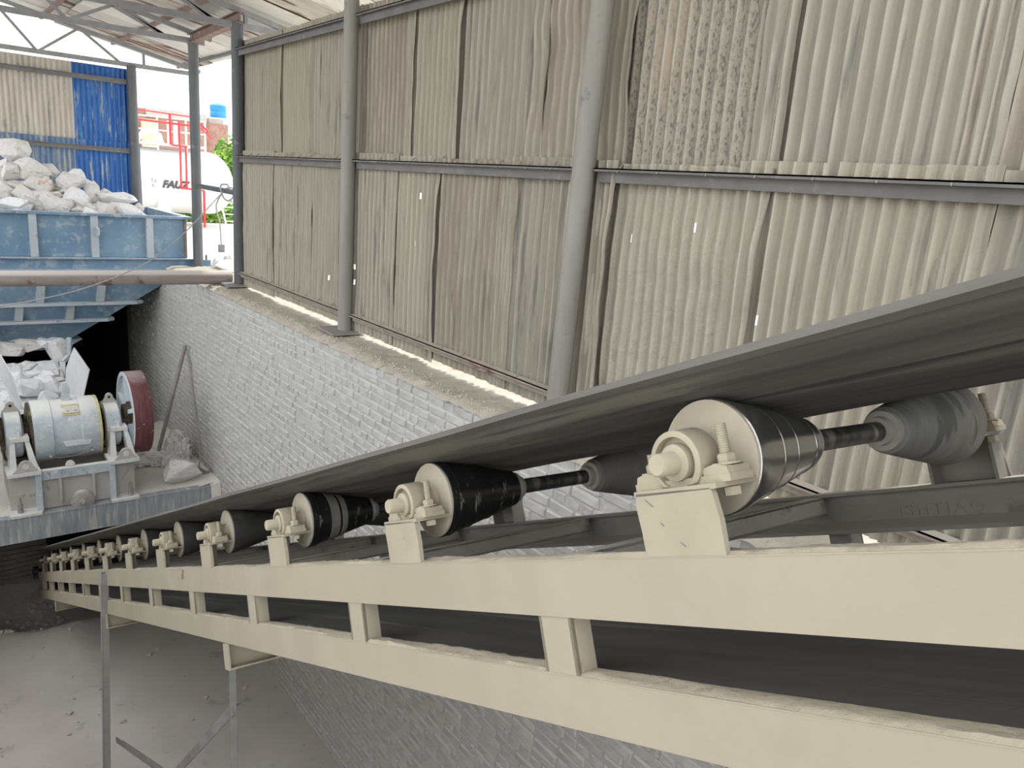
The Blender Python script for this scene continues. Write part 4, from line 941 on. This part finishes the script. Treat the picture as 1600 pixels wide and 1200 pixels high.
st = MB(); st.bar((2.80, 10.58, PZ+.02), (2.90, 10.12, PZ+.03), .04, .04); st.bar((2.84, 10.12, PZ+.035), (2.92, 10.10, PZ+.035), .06, .06); tag(st.build('iron_bar', 'rod_steel'), 'short iron bar with a square end lying behind the lone rock', 'iron bar')

# grey cable strung across the hopper front
def smooth(P, k=5):
    P = [Vector(p) for p in P]; out = []
    for i in range(len(P)-1):
        a, b, c, d = P[max(i-1, 0)], P[i], P[i+1], P[min(i+2, len(P)-1)]
        for j in range(k):
            t = j/k; out.append(.5*((2*b)+(c-a)*t+(2*a-5*b+4*c-d)*t*t+(3*b-a-3*c+d)*t**3))
    return out+[P[-1]]
cx = MB(); c0 = Vector((3.30, 10.55, -.30)); pts = [atY(-20, 482, 9.85), atY(60, 468, 9.87), atY(120, 454, 9.9), atY(180, 433, 9.93), atY(240, 404, 10.0), atY(290, 362, 10.15), atY(325, 325, 10.4), c0]
cx.path(smooth(pts), .0075, 6); cx.path(smooth([c0, c0+Vector((.03, -.1, .06)), c0+Vector((.06, -.25, .05)), c0+Vector((.03, -.3, -.05)), c0+Vector((0, -.18, -.1)), c0+Vector((-.02, -.05, -.04)), c0+Vector((-.0, .08, .08)), c0+Vector((.03, -.1, .10)), c0+Vector((.02, -.2, .02))]), .011, 6)
e = c0+Vector((-.03, .0, -.68)); cx.path(smooth([c0, c0+Vector((-.05, .12, -.18)), c0+Vector((-.03, .05, -.4)), e]), .010, 6)
ce = thing('power_cable', c0, 'grey cable sagging across the blue hopper and knotted round the tie tube', 'cable')
cx.build('wire', 'cable_grey', ce); s = MB(); s.box(tuple(e+Vector((-.035, -.03, -.10))), tuple(e+Vector((.035, .03, .0)))); s.build('plug', 'leg_steel', ce)

# debris by the posts
for k, (x, y, sx, sz, lb) in enumerate(((3.80, 11.5, .30, .15, 'flat grey rock lying on the ground between the two dark posts'), (3.62, 11.9, .10, .10, 'small pointed stone between the two dark posts, behind the flat rock'), (4.05, 12.7, .08, .09, 'small stone farthest out on the bright ground by the posts'))):
    o = bpy.data.objects.new('rock', rock_mesh(sx, sx, sz, 700+k, 'marble')); COL.objects.link(o); o.location = (x, y, GZ+sz*.5); tag(o, lb, 'rock')
db = MB(); r3 = random.Random(9)
def pebble(mb, x, y, z, r):
    a = r3.random()*3; q = [Vector((math.cos(a+i*2.09)*r, math.sin(a+i*2.09)*r*.8, -r*.3)) for i in range(3)] + [Vector((math.cos(a+1+i*2.09)*r*.7, math.sin(a+1+i*2.09)*r*.6, r*.45)) for i in range(3)]
    mb.add([p+Vector((x, y, z)) for p in q], [(0, 1, 4, 3), (1, 2, 5, 4), (2, 0, 3, 5), (3, 4, 5)])
for _ in range(150):
    x = r3.uniform(-.8, 2.9); y = r3.uniform(3.5, 12); pebble(db, x, y, floor_h(x, y)+.01, r3.choice((.014, .018, .025, .045)))
for _ in range(160):
    x = r3.uniform(-.2, 1.2); y = r3.uniform(10.2, 12.1); pebble(db, x, y, floor_h(x, y)+.01, r3.uniform(.02, .06))
tag(db.build('floor_rubble', 'pit_floor', kind='stuff'), 'small stones and rubble strewn over the pit floor', 'rubble')

# ------------------------------------------------------------------ outside, seen between the posts
TY = 21.0
tk = thing('gas_tank', (5.0, TY, GZ), 'big white gas storage tank lettered in dark capitals beyond the posts', 'gas tank')
TZ = -.40; TR = .77
prf = [(TR, 0)]
for i in range(1, 9):
    a = R(90*i/8); prf.append((TR*math.cos(a) if i < 8 else .01, .62*math.sin(a)))
xr = 6.17; s = MB(); s.lathe((.2, TY, TZ), (1, 0, 0), [(.01, -.6), (.4, -.5), (TR*.86, -.3), (TR, 0), (TR, xr-.2)] + [(r, xr-.2+h) for r, h in prf[1:]], 56, True); s.build('shell', 'tank_white', tk)
for x in (1.2, 4.98):
    MB().hexa([(x-.17, TY-.55, GZ), (x+.17, TY-.55, GZ), (x+.17, TY+.55, GZ), (x-.17, TY+.55, GZ), (x-.13, TY-.68, TZ-.35), (x+.13, TY-.68, TZ-.35), (x+.13, TY+.68, TZ-.35), (x-.13, TY+.68, TZ-.35)]).build('saddle', 'white_paint', tk)
s = MB(); s.box((1.0, TY-.55, TZ+TR+.06), (6.0, TY+.4, TZ+TR+.11)); s.build('catwalk', 'white_paint', tk)
for x in (4.0, 4.9, 5.55, 6.0): MB().bar((x, TY-.52, TZ+TR-.05), (x, TY-.52, TZ+TR+.72), .035, .035).build('rail_post', 'white_paint', tk)
for zz in (.40, .70): MB().bar((2.5, TY-.52, TZ+TR+zz), (6.0, TY-.52, TZ+TR+zz), .03, .03).build('hand_rail', 'white_paint', tk)
for x in (5.27, 5.42): MB().tube((x, TY-.1, TZ+TR+.1), (x, TY-.1, TZ+TR+.66), .05, 10).build('vent_stack', 'white_paint', tk)
MB().path([(4.5, TY-.2, TZ+TR+.1), (4.65, TY-.2, TZ+TR+.36), (4.85, TY-.2, TZ+TR+.42), (5.02, TY-.2, TZ+TR+.3), (5.08, TY-.2, TZ+TR+.08)], .05, 8).build('bent_pipe', 'white_paint', tk)
s = MB(); s.bar((6.12, TY-.75, -.15), (6.32, TY-1.1, GZ), .03, .03); s.bar((6.42, TY-.75, -.15), (6.66, TY-1.1, GZ), .03, .03)
for i in range(7):
    f = .08+i*.13; a = Vector((6.12, TY-.75, -.15)).lerp(Vector((6.32, TY-1.1, GZ)), f); b = Vector((6.42, TY-.75, -.15)).lerp(Vector((6.66, TY-1.1, GZ)), f); s.bar(a, b, .022, .022)
s.build('ladder', 'white_paint', tk)
def text(body, size, loc, parent, m, shear=0., ext=.004, bold=0.):
    c = bpy.data.curves.new('lettering', 'FONT'); c.body = body; c.size = size; c.extrude = ext; c.shear = shear; c.offset = bold; c.align_x = 'LEFT'
    o = text_mesh('lettering', c, m); o.parent = parent
    o.matrix_local = Matrix.Translation(Vector(loc)-OFF[parent.name]) @ Matrix.Rotation(R(90), 4, 'X'); return o
text('FAUZ', .238, (4.90, TY-TR-.012, -.545), tk, 'letter_grey', .25, .004, .012)
arc = MB()
for k, (x, z) in enumerate(((4.67, -.40), (4.75, -.42), (4.69, -.52))):
    arc.path([(x+.035, TY-TR-.008, z+.045), (x+.005, TY-TR-.008, z+.03), (x, TY-TR-.008, z), (x+.03, TY-TR-.008, z-.02)], .007, 5)
arc.build('script_mark', 'letter_grey', tk)
rl = thing('fire_water_pipe', (5.5, TY-1, GZ), 'red water pipe running over and down the front of the white tank', 'pipe')
s = MB(); y_ = TY-.95
for x in (5.29, 5.42): s.tube((x, y_, .43), (x, y_, -.53), .024, 8)
s.tube((5.1, y_, .45), (5.45, y_, .44), .022, 8); s.tube((5.29, y_, -.53), (5.82, y_, -.56), .024, 8); s.tube((5.82, y_, -.56), (5.82, y_, GZ), .03, 8); s.build('drop_pipe', 'red_paint', rl)
s = MB(); s.tube((3.0, y_, 1.20), (5.60, y_, 1.13), .016, 8); s.tube((3.0, y_, .97), (5.55, y_, .93), .026, 8); s.tube((5.08, y_, 1.15), (5.08, y_, .45), .03, 8); s.tube((5.275, y_, 1.0), (5.275, y_, .45), .026, 8)
s.tube((5.70, y_, 1.06), (5.95, y_, .82), .026, 8); s.tube((5.75, y_, .92), (6.05, y_, .66), .02, 8); s.build('header_pipe', 'red_paint', rl)
# brick building beyond
BYY = 36.0
bd = thing('brick_building', (11, BYY, GZ), 'red brick building behind the white tank, flat roofed', 'building')
x0, x1 = atY(228, 190, BYY).x, atY(360, 200, BYY).x
MB().box((x0-2, BYY, GZ-1), (atY(322, 190, BYY).x, BYY+5, atY(260, 173, BYY).z)).build('wall', 'house_brick', bd)
MB().box((atY(318, 190, BYY).x, BYY+.3, GZ-1), (x1, BYY+5, atY(350, 194, BYY).z)).build('wall', 'house_brick', bd)
MB().box((x0-.0, BYY-.1, atY(260, 184, BYY).z), (atY(322, 190, BYY).x, BYY, atY(260, 172, BYY).z)).build('parapet', 'house_grey', bd)
MB().box((atY(220, 210, BYY).x, BYY-.3, GZ), (atY(243, 210, BYY).x, BYY-.05, atY(230, 186, BYY).z)).build('cream_block', 'house_cream', bd)
MB().box((atY(332, 190, BYY).x, BYY+.5, atY(345, 196, BYY).z), (atY(355, 190, BYY).x, BYY+3, atY(345, 185, BYY).z)).build('roof_room', 'house_grey', bd)
wt = atY(341, 184, BYY+1.5); s = MB(); s.lathe((wt.x, BYY+1.5, wt.z), (0, 0, 1), [(.34, 0), (.36, .05), (.36, .2), (.34, .25), (.36, .3), (.36, .52), (.2, .6)], 20); tag(s.build('water_tank', 'tank_blue'), 'blue plastic water tank on the brick building roof', 'water tank')
# trees and greenery
def leaves(mb, c, r, n, sz, rnd):
    for _ in range(n):
        d = Vector((rnd.gauss(0, 1), rnd.gauss(0, 1), rnd.gauss(0, 1))).normalized()*r*rnd.uniform(.45, 1)**.6; p = Vector(c)+Vector((d.x, d.y, d.z*.85))
        a = Vector((rnd.gauss(0, 1), rnd.gauss(0, 1), rnd.gauss(0, .6))).normalized()*sz; b = a.cross(Vector((rnd.gauss(0, 1), rnd.gauss(0, 1), 1))).normalized()*sz*.45
        mb.add([p-a, p+b, p+a, p-b], [(0, 1, 2, 3)])
tr = thing('leafy_tree', (9.6, 27.5, GZ), 'bright green leafy tree to the right of the white tank', 'tree')
rt = random.Random(4); s = MB()
for c, r in (((9.3, 27.5, .35), 1.0), ((8.6, 27.2, -.2), .9), ((10.2, 27.6, -.1), 1.0), ((9.4, 27, -.7), .8), ((10.3, 27.5, -.9), .8), ((11.2, 27.5, .2), 1.0)): leaves(s, c, r, 900, .11, rt)
s.build('foliage', 'leaf', tr); s = MB(); s.tube((9.6, 27.5, GZ), (9.5, 27.5, .1), .12, 10, .07); s.build('trunk', 'bark', tr)
hd = MB()
for k in range(16): leaves(hd, (4.2+.34*k, 22.3+.3*nz(k, 1), GZ+.26+.12*nz(k*.7, 2)), .36, 260, .07, rt)
tag(hd.build('low_hedge', 'leaf', kind='stuff'), 'low green weeds growing along the wall under the tank', 'hedge')
lw = MB(); lw.box((2, 22.9, GZ-.1), (14, 23.1, GZ+.28)); tag(lw.build('low_wall', 'house_grey'), 'low pale boundary wall behind the tank ladder', 'wall')
